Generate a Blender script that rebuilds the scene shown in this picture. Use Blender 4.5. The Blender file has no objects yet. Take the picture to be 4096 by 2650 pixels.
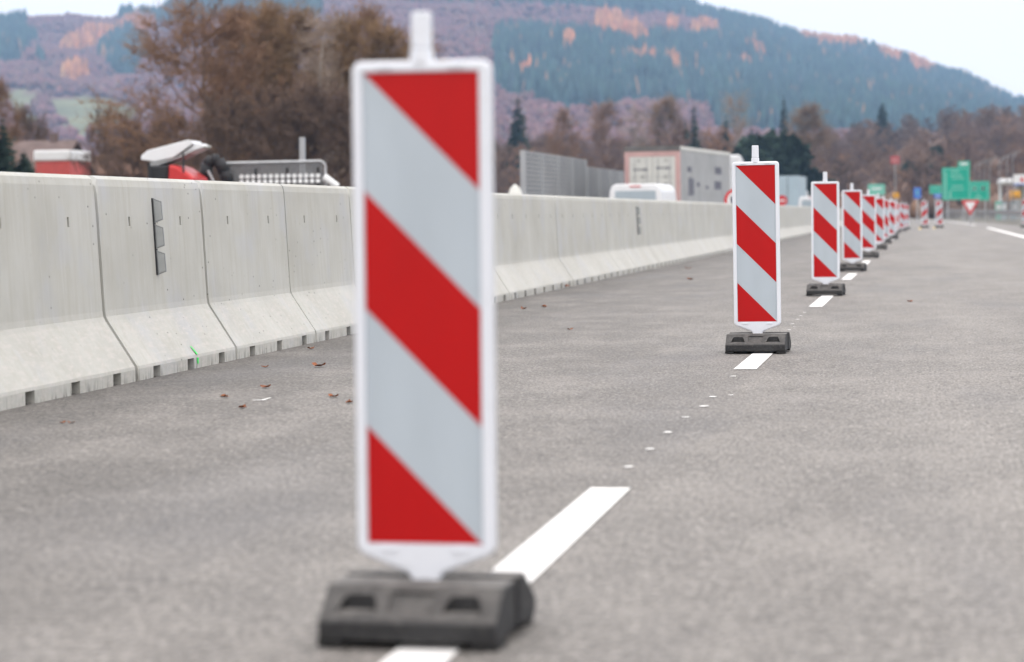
import bpy, bmesh, math, random
import numpy as np
from mathutils import Vector, Matrix

random.seed(7); np.random.seed(7)
sc = bpy.context.scene
COL = sc.collection
R = math.radians

# ------------------------------------------------------------------ camera
YAW, PITCH, ROLL, CAMH = 0.168937, 0.047222, -0.013456, 0.8918
FPX, CX, CY = 85 / 36 * 4096, 2048.0, 1325.0
_f0 = Vector((-math.sin(YAW), math.cos(YAW), 0)); _r0 = Vector((math.cos(YAW), math.sin(YAW), 0)); _u0 = Vector((0, 0, 1))
FWD = _f0 * math.cos(PITCH) - _u0 * math.sin(PITCH)
_u = _u0 * math.cos(PITCH) + _f0 * math.sin(PITCH)
RIGHT = _r0 * math.cos(ROLL) + _u * math.sin(ROLL)
UP = _u * math.cos(ROLL) - _r0 * math.sin(ROLL)
cd = bpy.data.cameras.new('camera'); cam = bpy.data.objects.new('camera', cd); COL.objects.link(cam)
cam.matrix_world = Matrix(((RIGHT.x, UP.x, -FWD.x, 0), (RIGHT.y, UP.y, -FWD.y, 0), (RIGHT.z, UP.z, -FWD.z, CAMH), (0, 0, 0, 1)))
cd.lens = 85; cd.sensor_width = 36; cd.clip_start = 0.1; cd.clip_end = 20000
cd.dof.use_dof = True; cd.dof.focus_distance = 15.3; cd.dof.aperture_fstop = 2.6
cd.dof.aperture_blades = 9
sc.camera = cam

# ------------------------------------------------------------------ sky, sun, exposure
CLOUD = 15.2
SUN_EL, SUN_AZ = R(68), R(150)          # azimuth clockwise from +Y
w = bpy.data.worlds.new('World'); sc.world = w; w.use_nodes = True
nt = w.node_tree; nt.nodes.clear()
wo = nt.nodes.new('ShaderNodeOutputWorld'); bg = nt.nodes.new('ShaderNodeBackground')
sky = nt.nodes.new('ShaderNodeTexSky'); sky.sky_type = 'NISHITA'; sky.sun_disc = False
sky.sun_elevation = SUN_EL; sky.sun_rotation = SUN_AZ; sky.dust_density = 3.0; sky.air_density = 1.0
# a closed, even cloud layer over the clear-sky model
mx = nt.nodes.new('ShaderNodeMix'); mx.data_type = 'RGBA'; mx.inputs[0].default_value = 0.93
tc = nt.nodes.new('ShaderNodeTexCoord'); sx = nt.nodes.new('ShaderNodeSeparateXYZ'); nt.links.new(tc.outputs['Generated'], sx.inputs[0])
mr = nt.nodes.new('ShaderNodeMapRange'); nt.links.new(sx.outputs['Z'], mr.inputs[0])     # standard overcast sky: zenith over twice the horizon
mr.inputs[1].default_value = 0; mr.inputs[2].default_value = 1; mr.inputs[3].default_value = CLOUD; mr.inputs[4].default_value = CLOUD * 2.1
vm_ = nt.nodes.new('ShaderNodeVectorMath'); vm_.operation = 'SCALE'; vm_.inputs[0].default_value = (1.0, .955, .940); nt.links.new(mr.outputs[0], vm_.inputs[3])
nt.links.new(vm_.outputs[0], mx.inputs[7]); nt.links.new(sky.outputs[0], mx.inputs[6]); nt.links.new(mx.outputs[2], bg.inputs[0])
bg.inputs[1].default_value = 0.10
nt.links.new(bg.outputs[0], wo.inputs[0])
sl = bpy.data.lights.new('sun', 'SUN'); sl.energy = 0.6; sl.angle = R(35); sl.color = (1, 0.97, 0.93)
so = bpy.data.objects.new('sun', sl); COL.objects.link(so)
_sd = Vector((math.sin(SUN_AZ) * math.cos(SUN_EL), math.cos(SUN_AZ) * math.cos(SUN_EL), math.sin(SUN_EL)))
so.rotation_euler = _sd.to_track_quat('Z', 'Y').to_euler(); so.location = (0, -20, 60)
vs = sc.view_settings; vs.view_transform = 'Standard'; vs.look = 'None'; vs.exposure = -0.15; vs.gamma = 1
sc.cycles.volume_bounces = 1; sc.cycles.max_bounces = 8

# ------------------------------------------------------------------ pixel helpers (4096-wide photo pixels)
def ray(x, y): return RIGHT * ((x - CX) / FPX) - UP * ((y - CY) / FPX) + FWD
def gnd(x, y, z=0.0):
    d = ray(x, y); t = (z - CAMH) / d.z
    return Vector((0, 0, CAMH)) + d * t
def atY(x, y, Y):
    d = ray(x, y); return Vector((0, 0, CAMH)) + d * (Y / d.y)
def proj(p):
    v = Vector(p) - Vector((0, 0, CAMH)); z = v.dot(FWD)
    return CX + FPX * v.dot(RIGHT) / z, CY - FPX * v.dot(UP) / z

# ------------------------------------------------------------------ mesh helpers
class MB:
    def __init__(s): s.v = []; s.f = []; s.m = []; s.mi = 0
    def quad(s, *pts):
        b = len(s.v); s.v += [tuple(p) for p in pts]; s.f.append(tuple(range(b, b + len(pts)))); s.m.append(s.mi); return s
    def box(s, x0, x1, y0, y1, z0, z1):
        b = len(s.v)
        s.v += [(x0, y0, z0), (x1, y0, z0), (x1, y1, z0), (x0, y1, z0), (x0, y0, z1), (x1, y0, z1), (x1, y1, z1), (x0, y1, z1)]
        for q in ((0, 3, 2, 1), (4, 5, 6, 7), (0, 1, 5, 4), (1, 2, 6, 5), (2, 3, 7, 6), (3, 0, 4, 7)):
            s.f.append(tuple(b + i for i in q)); s.m.append(s.mi)
        return s
    def prism(s, pts, y0, y1):
        """polygon in XZ (counter-clockwise seen from -Y) pushed from y0 to y1"""
        n = len(pts); b = len(s.v)
        s.v += [(p[0], y0, p[1]) for p in pts] + [(p[0], y1, p[1]) for p in pts]
        s.f.append(tuple(range(b, b + n))); s.f.append(tuple(range(b + 2 * n - 1, b + n - 1, -1)))
        for i in range(n):
            j = (i + 1) % n; s.f.append((b + i, b + n + i, b + n + j, b + j))
        s.m += [s.mi] * (n + 2); return s
    def prism_x(s, pts, x0, x1):
        """polygon in YZ pushed along X"""
        n = len(pts); b = len(s.v)
        s.v += [(x0, p[0], p[1]) for p in pts] + [(x1, p[0], p[1]) for p in pts]
        s.f.append(tuple(range(b + n - 1, b - 1, -1))); s.f.append(tuple(range(b + n, b + 2 * n)))
        for i in range(n):
            j = (i + 1) % n; s.f.append((b + i, b + j, b + n + j, b + n + i))
        s.m += [s.mi] * (n + 2); return s
    def tube(s, a, c, r0, r1, n=8, cap=True):
        a = Vector(a); c = Vector(c); d = (c - a)
        if d.length < 1e-6: return s
        d.normalize(); q = d.orthogonal().normalized(); t = d.cross(q); b = len(s.v)
        for (p, r) in ((a, r0), (c, r1)):
            for i in range(n):
                an = 2 * math.pi * i / n; s.v.append(tuple(p + (q * math.cos(an) + t * math.sin(an)) * r))
        for i in range(n):
            j = (i + 1) % n; s.f.append((b + i, b + j, b + n + j, b + n + i)); s.m.append(s.mi)
        if cap:
            s.f.append(tuple(range(b + n - 1, b - 1, -1))); s.f.append(tuple(range(b + n, b + 2 * n))); s.m += [s.mi] * 2
        return s
    def mesh(s, name, mats=None):
        me = bpy.data.meshes.new(name); me.from_pydata(s.v, [], s.f)
        if mats:
            for m in (mats if isinstance(mats, (list, tuple)) else [mats]): me.materials.append(m)
            if len(me.materials) > 1: me.polygons.foreach_set('material_index', s.m)
        me.update(); return me
    def build(s, name, mat=None, parent=None, loc=None, rz=0, smooth=False, bevel=0, seg=2):
        me = s.mesh(name, mat); o = bpy.data.objects.new(name, me); COL.objects.link(o)
        if parent: o.parent = parent
        if loc is not None: o.location = loc
        if rz: o.rotation_euler = (0, 0, rz)
        if smooth: me.polygons.foreach_set('use_smooth', [True] * len(me.polygons))
        if bevel:
            bm = o.modifiers.new('bevel', 'BEVEL'); bm.width = bevel; bm.segments = seg; bm.limit_method = 'ANGLE'; bm.angle_limit = R(40)
        return o
def empty(name, loc=(0, 0, 0), rz=0):
    o = bpy.data.objects.new(name, None); COL.objects.link(o); o.location = loc; o.rotation_euler = (0, 0, rz)
    o.empty_display_size = 0.1; return o
def tag(o, label=None, cat=None, group=None, kind=None):
    for k, v in (('label', label), ('category', cat), ('group', group), ('kind', kind)):
        if v: o[k] = v
    return o
def copy_tree(o, parent=None):
    c = o.copy(); COL.objects.link(c)
    if parent: c.parent = parent
    for ch in list(o.children): copy_tree(ch, c)
    return c
def np_mesh(name, V, F, mat, colors=None):
    """V (n,3) ; F (m,3) triangles ; colors (n,3) stored as point colour 'tone'"""
    me = bpy.data.meshes.new(name); V = np.asarray(V, np.float32); F = np.asarray(F, np.int32)
    me.vertices.add(len(V)); me.vertices.foreach_set('co', V.ravel())
    me.loops.add(F.size); me.loops.foreach_set('vertex_index', F.ravel())
    me.polygons.add(len(F)); me.polygons.foreach_set('loop_start', np.arange(0, F.size, 3, dtype=np.int32))
    me.polygons.foreach_set('loop_total', np.full(len(F), 3, np.int32))
    if colors is not None:
        at = me.color_attributes.new('tone', 'FLOAT_COLOR', 'POINT')
        at.data.foreach_set('color', np.concatenate([colors, np.ones((len(V), 1))], 1).astype(np.float32).ravel())
    me.materials.append(mat); me.update(calc_edges=True); me.validate()
    o = bpy.data.objects.new(name, me); COL.objects.link(o); return o
def carve(obj, cutter):
    """cut one mesh out of another and keep the plain result"""
    m = obj.modifiers.new('cut', 'BOOLEAN'); m.operation = 'DIFFERENCE'; m.object = cutter; m.solver = 'EXACT'
    bpy.context.view_layer.update()
    dg = bpy.context.evaluated_depsgraph_get(); me = bpy.data.meshes.new_from_object(obj.evaluated_get(dg))
    obj.modifiers.clear(); obj.data = me; bpy.data.objects.remove(cutter)

# ------------------------------------------------------------------ materials
class NT:
    def __init__(s, name):
        s.m = bpy.data.materials.new(name); s.m.use_nodes = True; s.t = s.m.node_tree
        s.b = s.t.nodes['Principled BSDF']
    def n(s, typ, **kw):
        o = s.t.nodes.new(typ)
        for k, v in kw.items():
            if isinstance(k, str) and hasattr(o, k): setattr(o, k, v)
        return o
    def l(s, a, b): s.t.links.new(a, b)
    def pos(s, scale=(1, 1, 1), obj=False):
        g = s.n('ShaderNodeTexCoord') if obj else s.n('ShaderNodeNewGeometry')
        mp = s.n('ShaderNodeMapping'); mp.inputs['Scale'].default_value = scale
        s.l(g.outputs['Object'] if obj else g.outputs['Position'], mp.inputs[0]); return mp.outputs[0]
    def noise(s, vec, scale, detail=4, rough=.55):
        o = s.n('ShaderNodeTexNoise'); o.inputs['Scale'].default_value = scale; o.inputs['Detail'].default_value = detail
        o.inputs['Roughness'].default_value = rough; s.l(vec, o.inputs['Vector']); return o.outputs['Fac']
    def voro(s, vec, scale, out='Distance'):
        o = s.n('ShaderNodeTexVoronoi'); o.inputs['Scale'].default_value = scale; s.l(vec, o.inputs['Vector']); return o.outputs[out]
    def ramp(s, fac, *stops):
        o = s.n('ShaderNodeValToRGB'); e = o.color_ramp.elements
        while len(e) < len(stops): e.new(.5)
        for i, (p, c) in enumerate(stops):
            e[i].position = p; e[i].color = (c, c, c, 1) if not hasattr(c, '__len__') else (*c, 1)
        s.l(fac, o.inputs[0]); return o.outputs[0]
    def mix(s, fac, a, b, mode='MIX'):
        o = s.n('ShaderNodeMix'); o.data_type = 'RGBA'; o.blend_type = mode
        for (v, i) in ((fac, 0), (a, 6), (b, 7)):
            if hasattr(v, 'is_output'): s.l(v, o.inputs[i])
            elif hasattr(v, '__len__'): o.inputs[i].default_value = (*v, 1)
            else: o.inputs[i].default_value = v
        return o.outputs[2]
    def scale(s, c, f):
        o = s.n('ShaderNodeVectorMath'); o.operation = 'SCALE'; s.l(c, o.inputs[0]); s.l(f, o.inputs[3]); return o.outputs[0]
    def bump(s, h, strength=.3, dist=.01):
        o = s.n('ShaderNodeBump'); o.inputs['Strength'].default_value = strength; o.inputs['Distance'].default_value = dist
        s.l(h, o.inputs['Height']); s.l(o.outputs[0], s.b.inputs['Normal'])
    def col(s, c):
        if hasattr(c, 'is_output'): s.l(c, s.b.inputs['Base Color'])
        else: s.b.inputs['Base Color'].default_value = (*c, 1)
    def set(s, rough=None, spec=None, metal=None):
        if rough is not None: s.b.inputs['Roughness'].default_value = rough
        if spec is not None: s.b.inputs['Specular IOR Level'].default_value = spec
        if metal is not None: s.b.inputs['Metallic'].default_value = metal

def simple(name, c, rough=.5, spec=.5, var=.12, scale=6, metal=0, bump=0, bscale=80):
    t = NT(name); p = t.pos(obj=True); f = t.noise(p, scale)
    lo = tuple(x * (1 - var) for x in c); hi = tuple(min(1, x * (1 + var)) for x in c)
    t.col(t.ramp(f, (.3, lo), (.7, hi))); t.set(rough, spec, metal)
    if bump: t.bump(t.noise(p, bscale), bump, .002)
    return t.m

def m_asphalt():
    t = NT('asphalt'); p = t.pos()
    fine = t.voro(p, 70, 'Color'); fr = t.ramp(fine, (0, .42), (.5, .9), (.9, 1.2), (1, 2.2))
    grain = t.noise(p, 130, 3, .75); gr = t.ramp(grain, (.3, .45), (.7, 1.6))
    mid = t.noise(p, 14, 5, .7); mr = t.ramp(mid, (.3, .80), (.7, 1.2))
    big = t.noise(t.pos((1, .16, 1)), .9, 4, .55); br = t.ramp(big, (.3, .84), (.7, 1.16))
    c = t.mix(1.0, fr, gr, 'MULTIPLY'); c = t.mix(1.0, c, mr, 'MULTIPLY'); c = t.mix(1.0, c, br, 'MULTIPLY')
    base = t.mix(t.noise(p, .6, 3), (.180, .170, .158), (.212, .198, .183))
    # lane right of the dashes worn paler by traffic; barrier's shade painted in too
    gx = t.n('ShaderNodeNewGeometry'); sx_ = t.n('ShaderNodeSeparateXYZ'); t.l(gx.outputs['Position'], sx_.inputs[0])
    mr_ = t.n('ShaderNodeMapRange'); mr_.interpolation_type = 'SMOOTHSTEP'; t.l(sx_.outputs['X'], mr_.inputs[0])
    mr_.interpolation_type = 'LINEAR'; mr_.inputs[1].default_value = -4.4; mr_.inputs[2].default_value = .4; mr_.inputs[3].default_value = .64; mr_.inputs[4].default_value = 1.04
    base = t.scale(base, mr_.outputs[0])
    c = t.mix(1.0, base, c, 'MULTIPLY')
    # dusty scuffs: short pale smears and a few dark spots
    blot = t.noise(t.pos((1, .55, 1)), 1.9, 5, .65); c = t.mix(t.ramp(blot, (.45, 0), (.68, .42)), c, (.275, .256, .236))
    cool = t.noise(t.pos((1, .22, 1)), 1.1, 3, .5); c = t.mix(t.ramp(cool, (.52, 0), (.70, .4)), c, (.125, .124, .128))
    fl = t.noise(t.pos((1, .30, 1)), 75, 2, .6); c = t.mix(1.0, c, t.ramp(fl, (.34, .64), (.5, 1.0), (.66, 1.38)), 'MULTIPLY')
    sc1 = t.ramp(t.noise(t.pos((.8, 1.0, 1)), 3.1, 6, .72), (.66, 0), (.73, .8)); c = t.mix(sc1, c, (.37, .35, .325))
    dk = t.ramp(t.voro(t.pos((1, .35, 1)), 2.4), (.018, .8), (.035, 0)); c = t.mix(dk, c, (.06, .058, .055))
    t.col(c); t.set(.72, .35)
    hgt = t.mix(.5, fine, grain); t.bump(hgt, .75, .004)
    return t.m
def m_concrete():
    t = NT('barrier_concrete'); p = t.pos()
    big = t.noise(p, 1.3, 5, .6)
    c = t.ramp(big, (.3, (.41, .405, .37)), (.55, (.475, .475, .44)), (.75, (.52, .52, .49)))
    st = t.noise(t.pos((9, 9, .55)), 2.2, 5, .6); c = t.mix(t.ramp(st, (.46, 0), (.72, .55)), c, (.40, .385, .33))
    st2 = t.noise(t.pos((24, 24, 1.1)), 1.5, 4, .6); c = t.mix(t.ramp(st2, (.56, 0), (.78, .42)), c, (.56, .56, .55))
    bl = t.noise(p, 2.2, 3); c = t.mix(t.ramp(bl, (.52, 0), (.70, .4)), c, (.45, .47, .52))
    # pits
    vd = t.voro(t.pos((1, .55, .8)), 17); gate = t.ramp(t.noise(p, 1.1, 3), (.42, 0), (.54, 1))
    pit = t.ramp(vd, (.058, 1), (.10, 0)); pit = t.mix(1.0, pit, gate, 'MULTIPLY')
    c = t.mix(pit, c, (.10, .10, .09))
    # pale scuffs on the sloping foot, grime along the very bottom
    g = t.n('ShaderNodeNewGeometry'); sp = t.n('ShaderNodeSeparateXYZ'); t.l(g.outputs['Position'], sp.inputs[0])
    foot = t.ramp(sp.outputs['Z'], (.30, 1), (.42, 0))
    scf = t.ramp(t.noise(t.pos((5, 5, 22)), 1.8, 6, .7), (.48, 0), (.66, .7))
    c = t.mix(t.mix(1.0, foot, scf, 'MULTIPLY'), c, (.54, .51, .48))
    low = t.ramp(sp.outputs['Z'], (.0, 1), (.07, 0)); grm = t.ramp(t.noise(t.pos((1, 14, 3)), 2.2, 5), (.50, 0), (.66, .7))
    c = t.mix(t.mix(1.0, low, grm, 'MULTIPLY'), c, (.12, .115, .10))
    t.col(c); t.set(.78, .3)
    h = t.mix(.5, t.noise(p, 60, 4), pit); t.bump(h, .22, .003)
    return t.m
def m_sheet(name, c, rough):
    t = NT(name); p = t.pos(obj=True)
    f = t.noise(t.pos((3, 3, .8), obj=True), 2.0, 3)
    lo = tuple(x * .93 for x in c); hi = tuple(min(1, x * 1.06) for x in c)
    cc = t.ramp(f, (.3, lo), (.7, hi))
    d = t.noise(t.pos((1, 1, 1), obj=True), 30, 6, .75); cc = t.mix(t.ramp(d, (.68, 0), (.8, .18)), cc, (.35, .32, .28))
    t.col(cc); t.set(rough, .5); t.bump(t.noise(t.pos((5, 1, 1.2), obj=True), 1.2, 2), .14, .02)
    t.b.inputs['Specular IOR Level'].default_value = .22; t.b.inputs['Coat Weight'].default_value = .06; t.b.inputs['Coat Roughness'].default_value = .12
    return t.m
def m_plastic():
    t = NT('white_plastic'); p = t.pos(obj=True)
    d = t.noise(p, 14, 6, .7); c = t.mix(t.ramp(d, (.55, 0), (.75, .35)), (.70, .725, .775), (.56, .56, .55))
    t.col(c); t.set(.38, .5); t.bump(t.noise(p, 160, 2), .05, .001); return t.m
def m_rubber():
    t = NT('recycled_rubber'); p = t.pos(obj=True)
    v = t.voro(p, 120, 'Color'); c = t.ramp(v, (0, (.012, .012, .013)), (.7, (.024, .024, .025)), (1, (.06, .057, .054)))
    n = t.n('ShaderNodeNewGeometry'); sp = t.n('ShaderNodeSeparateXYZ'); t.l(n.outputs['Normal'], sp.inputs[0])
    du = t.noise(p, 22, 6, .7); up = t.ramp(sp.outputs['Z'], (.3, 0), (.8, .45), (.97, 1.0))
    c = t.mix(t.mix(1.0, up, t.ramp(du, (.3, .25), (.65, 1)), 'MULTIPLY'), c, (.20, .19, .178))
    t.col(c); t.set(.68, .4); t.bump(t.mix(.5, v, t.noise(p, 90, 4)), .5, .003); return t.m
def m_paint(name, c):
    t = NT(name); p = t.pos()
    wear = t.ramp(t.noise(p, 45, 6, .8), (.56, 0), (.70, .6)); cc = t.mix(wear, c, tuple(x * .5 for x in c))
    cc = t.mix(t.ramp(t.noise(p, 4, 4), (.45, 0), (.75, .25)), cc, tuple(x * .72 for x in c))
    t.col(cc); t.set(.6, .4); t.bump(t.voro(p, 95, 'Color'), .3, .003); return t.m
def m_tone(name, rough=.85, var=.35, scale=.15):
    t = NT(name); a = t.n('ShaderNodeVertexColor'); a.layer_name = 'tone'
    f = t.ramp(t.noise(t.pos(), scale, 5, .65), (.3, 1 - var), (.7, 1 + var)); t.col(t.mix(1.0, a.outputs[0], f, 'MULTIPLY')); t.set(rough, .15); return t.m
def m_ground():
    t = NT('verge_soil_and_grass'); p = t.pos(); a = t.noise(p, .25, 6, .65)
    c = t.ramp(a, (.3, (.075, .062, .042)), (.5, (.11, .10, .06)), (.7, (.15, .125, .085)))
    c = t.mix(t.ramp(t.noise(p, 3, 6, .7), (.4, 0), (.7, .5)), c, (.19, .165, .12)); t.col(c); t.set(.95, .1); return t.m
def m_perf():
    return simple('galvanised_mesh', (.20, .205, .21), .5, .5, .15, 10, .3)

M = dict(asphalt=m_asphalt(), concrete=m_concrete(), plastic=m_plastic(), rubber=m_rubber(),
         white_sheet=m_sheet('white_sheeting', (.43, .485, .53), .30), red_sheet=m_sheet('red_sheeting', (.43, .002, .003), .40),
         line=m_paint('white_road_paint', (.78, .775, .755)), yellow=m_paint('yellow_road_paint', (.72, .50, .08)), green_spray=m_paint('green_spray', (.04, .75, .12)),
         ground=m_ground(), terrain=m_tone('hillside_cover', .95, .25, .02), forest=m_tone('far_forest_foliage', .9, .35, .06),
         wood=m_tone('bare_twigs_and_bark', .9, .3, .5),
         steel=simple('galvanised_steel', (.42, .43, .44), .42, .5, .15, 4, .55), perf=m_perf(),
         reflector=simple('grey_reflector_sheet', (.26, .27, .27), .35, .6, .08, 20), dark=simple('dark_joint_and_trim', (.03, .03, .032), .7, .3),
         white_paint=simple('white_vehicle_paint', (.74, .75, .76), .3, .5, .05, 2), grey_tarp=simple('grey_truck_tarpaulin', (.33, .335, .335), .55, .4, .14, 1.2),
         pale_tarp=simple('pale_truck_door', (.58, .58, .54), .5, .4, .06, 1.2), pink=simple('faded_red_frame', (.52, .33, .31), .5, .4, .1, 2),
         glass=simple('vehicle_glass', (.20, .26, .30), .08, .6, .05, 2), tyre=simple('tyre_rubber', (.025, .025, .025), .8, .3),
         red=simple('red_paint', (.50, .02, .02), .4, .5, .1, 3), red_wall=simple('red_wall_cladding', (.52, .08, .065), .6, .4, .1, 3),
         green=simple('green_sign_sheet', (.0, .34, .235), .4, .4, .06, 2), green_pale=simple('pale_green_sign_print', (.16, .46, .36), .4, .4, .06, 2),
         blue=simple('blue_sign_sheet', (.06, .17, .55), .4, .4, .06, 2), orange=simple('orange_yellow_board', (.72, .36, .03), .4, .4, .06, 2),
         white_sign=simple('white_sign_face', (.74, .75, .75), .4, .4, .04, 3), red_sign=simple('red_sign_print', (.55, .02, .025), .4, .4, .05, 3),
         lorry_blue=simple('blue_grey_lorry_box', (.36, .45, .50), .5, .4, .06, 1), brick_pink=simple('pinkish_brown_render', (.15, .11, .10), .85, .2, .2, 1.5),
         roof=simple('brown_roof', (.16, .095, .07), .8, .2, .25, 4), bark=simple('grey_brown_bark', (.095, .075, .062), .9, .15, .3, 5),
         rust=simple('rust_brown_cladding', (.12, .065, .042), .8, .2, .25, 1.5))
def m_leaf():
    t = NT('dry_leaf'); p = t.pos(obj=True); t.col(t.ramp(t.noise(p, 40, 4), (.3, (.15, .05, .025)), (.7, (.29, .105, .045)))); t.set(.7, .3); return t.m
M['leaf'] = m_leaf(); M['dullsteel'] = simple('weathered_grey_steel', (.22, .21, .21), .7, .3, .1, 3); M['dull_red'] = simple('faded_red_board', (.42, .09, .09), .6, .3, .1, 2)

# ------------------------------------------------------------------ setting: ground, road, markings
g = MB(); g.quad((-2600, -300, -.12), (2600, -300, -.12), (2600, 3420, -.12), (-2600, 3420, -.12))
tag(g.build('ground', M['ground']), kind='structure')
road = MB()
# carriageway: gentle bend to the left far away, both directions on one asphalt sheet
cl = [(y, 0.0 if y < 120 else -((y - 120) ** 2) / 5200.0) for y in [-20, 0, 20, 40, 60, 80, 100, 120, 140, 160, 180, 200, 230, 260, 300, 350, 400]]
def bend(y): return 0.0 if y < 120 else -((y - 120) ** 2) / 5200.0
for (ya, xa), (yb, xb) in zip(cl[:-1], cl[1:]):
    road.quad((-22 + xa, ya, 0), (5.4 + xa, ya, 0), (5.4 + xb, yb, 0), (-22 + xb, yb, 0))
    road.quad((5.4 + xa, ya, 0), (5.55 + xa, ya, -.13), (5.55 + xb, yb, -.13), (5.4 + xb, yb, 0))
    road.quad((-22.15 + xa, ya, -.13), (-22 + xa, ya, 0), (-22 + xb, yb, 0), (-22.15 + xb, yb, -.13))
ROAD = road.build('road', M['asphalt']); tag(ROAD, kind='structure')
def strip(name, x0, x1, y0, y1, mat, steps=1):
    m = MB()
    for k in range(steps):
        a = y0 + (y1 - y0) * k / steps; b = y0 + (y1 - y0) * (k + 1) / steps
        m.quad((x0 + bend(a), a, .004), (x1 + bend(a), a, .004), (x1 + bend(b), b, .004), (x0 + bend(b), b, .004))
    return m.build(name, mat, ROAD)
for k in range(15):                                       # dashes on the beacon line: 3 m painted, 9.2 m apart
    y0 = 4.62 + 9.2 * k; strip('lane_dash', -1.075, -.945, y0, y0 + 3.18, M['line'])
strip('edge_line', 3.14, 3.38, 30, 126, M['line'], 4)
strip('edge_line', 3.2, 3.4, 150, 260, M['line'], 8)
strip('edge_line', -9.2, -9.0, 20, 260, M['line'], 10)
strip('yellow_strip', -.22, -.10, 122, 131, M['yellow']); strip('yellow_strip', .50, .62, 124, 131, M['yellow'])
rs = random.Random(3)
for (px, py, r) in [(2934, 1508, .03), (2925, 1583, .02), (2850, 1590, .03), (2815, 1628, .035), (2745, 1672, .03), (2672, 1733, .03), (2600, 1800, .03),
                    (2515, 1872, .03), (3157, 1321, .025), (3170, 1298, .03), (3192, 1280, .03), (3205, 1265, .03), (3218, 1252, .03), (3178, 1310, .02)]:
    p = gnd(px, py); m = MB(); n = 9
    m.quad(*[(p.x + r * .62 * (.6 + .7 * rs.random()) * math.cos(a * 2 * math.pi / n), p.y + 1.1 * r * (.5 + .7 * rs.random()) * math.sin(a * 2 * math.pi / n), .004) for a in range(n)])
    m.build('paint_fleck', M['line'], ROAD)
p = gnd(1050, 1604); m = MB()
m.quad((p.x - .05, p.y - .012, .004), (p.x + .02, p.y - .012, .004), (p.x + .02, p.y + .016, .004), (p.x - .05, p.y + .01, .004))
m.quad((p.x - .012, p.y + .018, .004), (p.x + .006, p.y + .018, .004), (p.x + .004, p.y + .16, .004), (p.x - .008, p.y + .15, .004)); m.build('survey_mark', M['line'], ROAD)

# ------------------------------------------------------------------ concrete barrier
# section: (offset from foot towards the far side, height)
SEC = [(0, 0), (0, .066), (0.004, .083), (.168, .335), (.182, .362), (.187, .395), (.208, .81), (.2105, .868), (.213, .922), (.2225, 1.095), (.232, 1.135), (.255, 1.155)]
W2 = .36
BAR_A = math.atan(.0030)
def barX(y): return -4.345 - .0030 * (y - 13) + bend(y)
def barrier_mesh(L, slots=True, holes=True, groove=None, dy=0):
    m = MB(); st = {0.0, L}
    sl_ = [];  ho = []
    if slots:
        n = max(1, round(L / .667))
        for k in range(n):
            c = (k + .5) * L / n; sl_.append((c - .065, c + .065)); st |= {c - .065, c + .065}
    if holes:
        n = max(1, round(L / 1.0))
        for k in range(n):
            c = (k + .5) * L / n + .03; ho.append((c - .016, c + .016)); st |= {c - .016, c + .016}
    if groove: st |= {groove - .012, groove + .012}
    ch = .022; st |= {ch, L - ch}
    st = sorted(st)
    full = SEC + [(2 * W2 - a, z) for a, z in reversed(SEC)]
    def pt(i, y, dep=0):
        a, z = full[i]
        if (y < 1e-6 or y > L - 1e-6): 
            a = W2 + (a - W2) * .985; z = min(z, 1.155) - (.04 if i in range(9, len(full) - 9) else 0)
        return (-(a + dep), y, z)
    nS = len(SEC)
    for y0, y1 in zip(st[:-1], st[1:]):
        ym = (y0 + y1) / 2
        ins = any(a < ym < b for a, b in sl_); inh = any(a < ym < b for a, b in ho); ing = groove and abs(ym - groove) < .012
        for i in range(len(full) - 1):
            if ins and i == 0 or inh and i == 7 or (ing and i < nS - 1 and not ins):
                d = .68 if ins and i == 0 else (.09 if inh and i == 7 else .016)
                a, b, c, e = pt(i, y0), pt(i + 1, y0), pt(i + 1, y1), pt(i, y1)
                A, B, C, E = pt(i, y0, d), pt(i + 1, y0, d), pt(i + 1, y1, d), pt(i, y1, d)
                m.quad(A, B, C, E); m.quad(a, A, E, e) if i else None
                m.quad(b, c, C, B); m.quad(a, b, B, A); m.quad(e, E, C, c)
            else:
                m.quad(pt(i, y0), pt(i + 1, y0), pt(i + 1, y1), pt(i, y1))
    for y, flip in ((0, True), (L, False)):
        ps = [pt(i, y) for i in range(len(full))]; m.quad(*(ps if flip else ps[::-1]))
    return m.mesh('concrete_barrier', M['concrete'])
bounds = [1.0, 5.0, 9.0, 13.0, 15.02, 19.15, 22.4, 25.6, 30.5, 35.5, 41.0, 46.3]
while bounds[-1] < 300: bounds.append(bounds[-1] + 5.2)
mcache = {}
BARS = []
ordw = ['leftmost', 'second', 'third', 'fourth', 'fifth', 'sixth', 'seventh', 'eighth']
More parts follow.
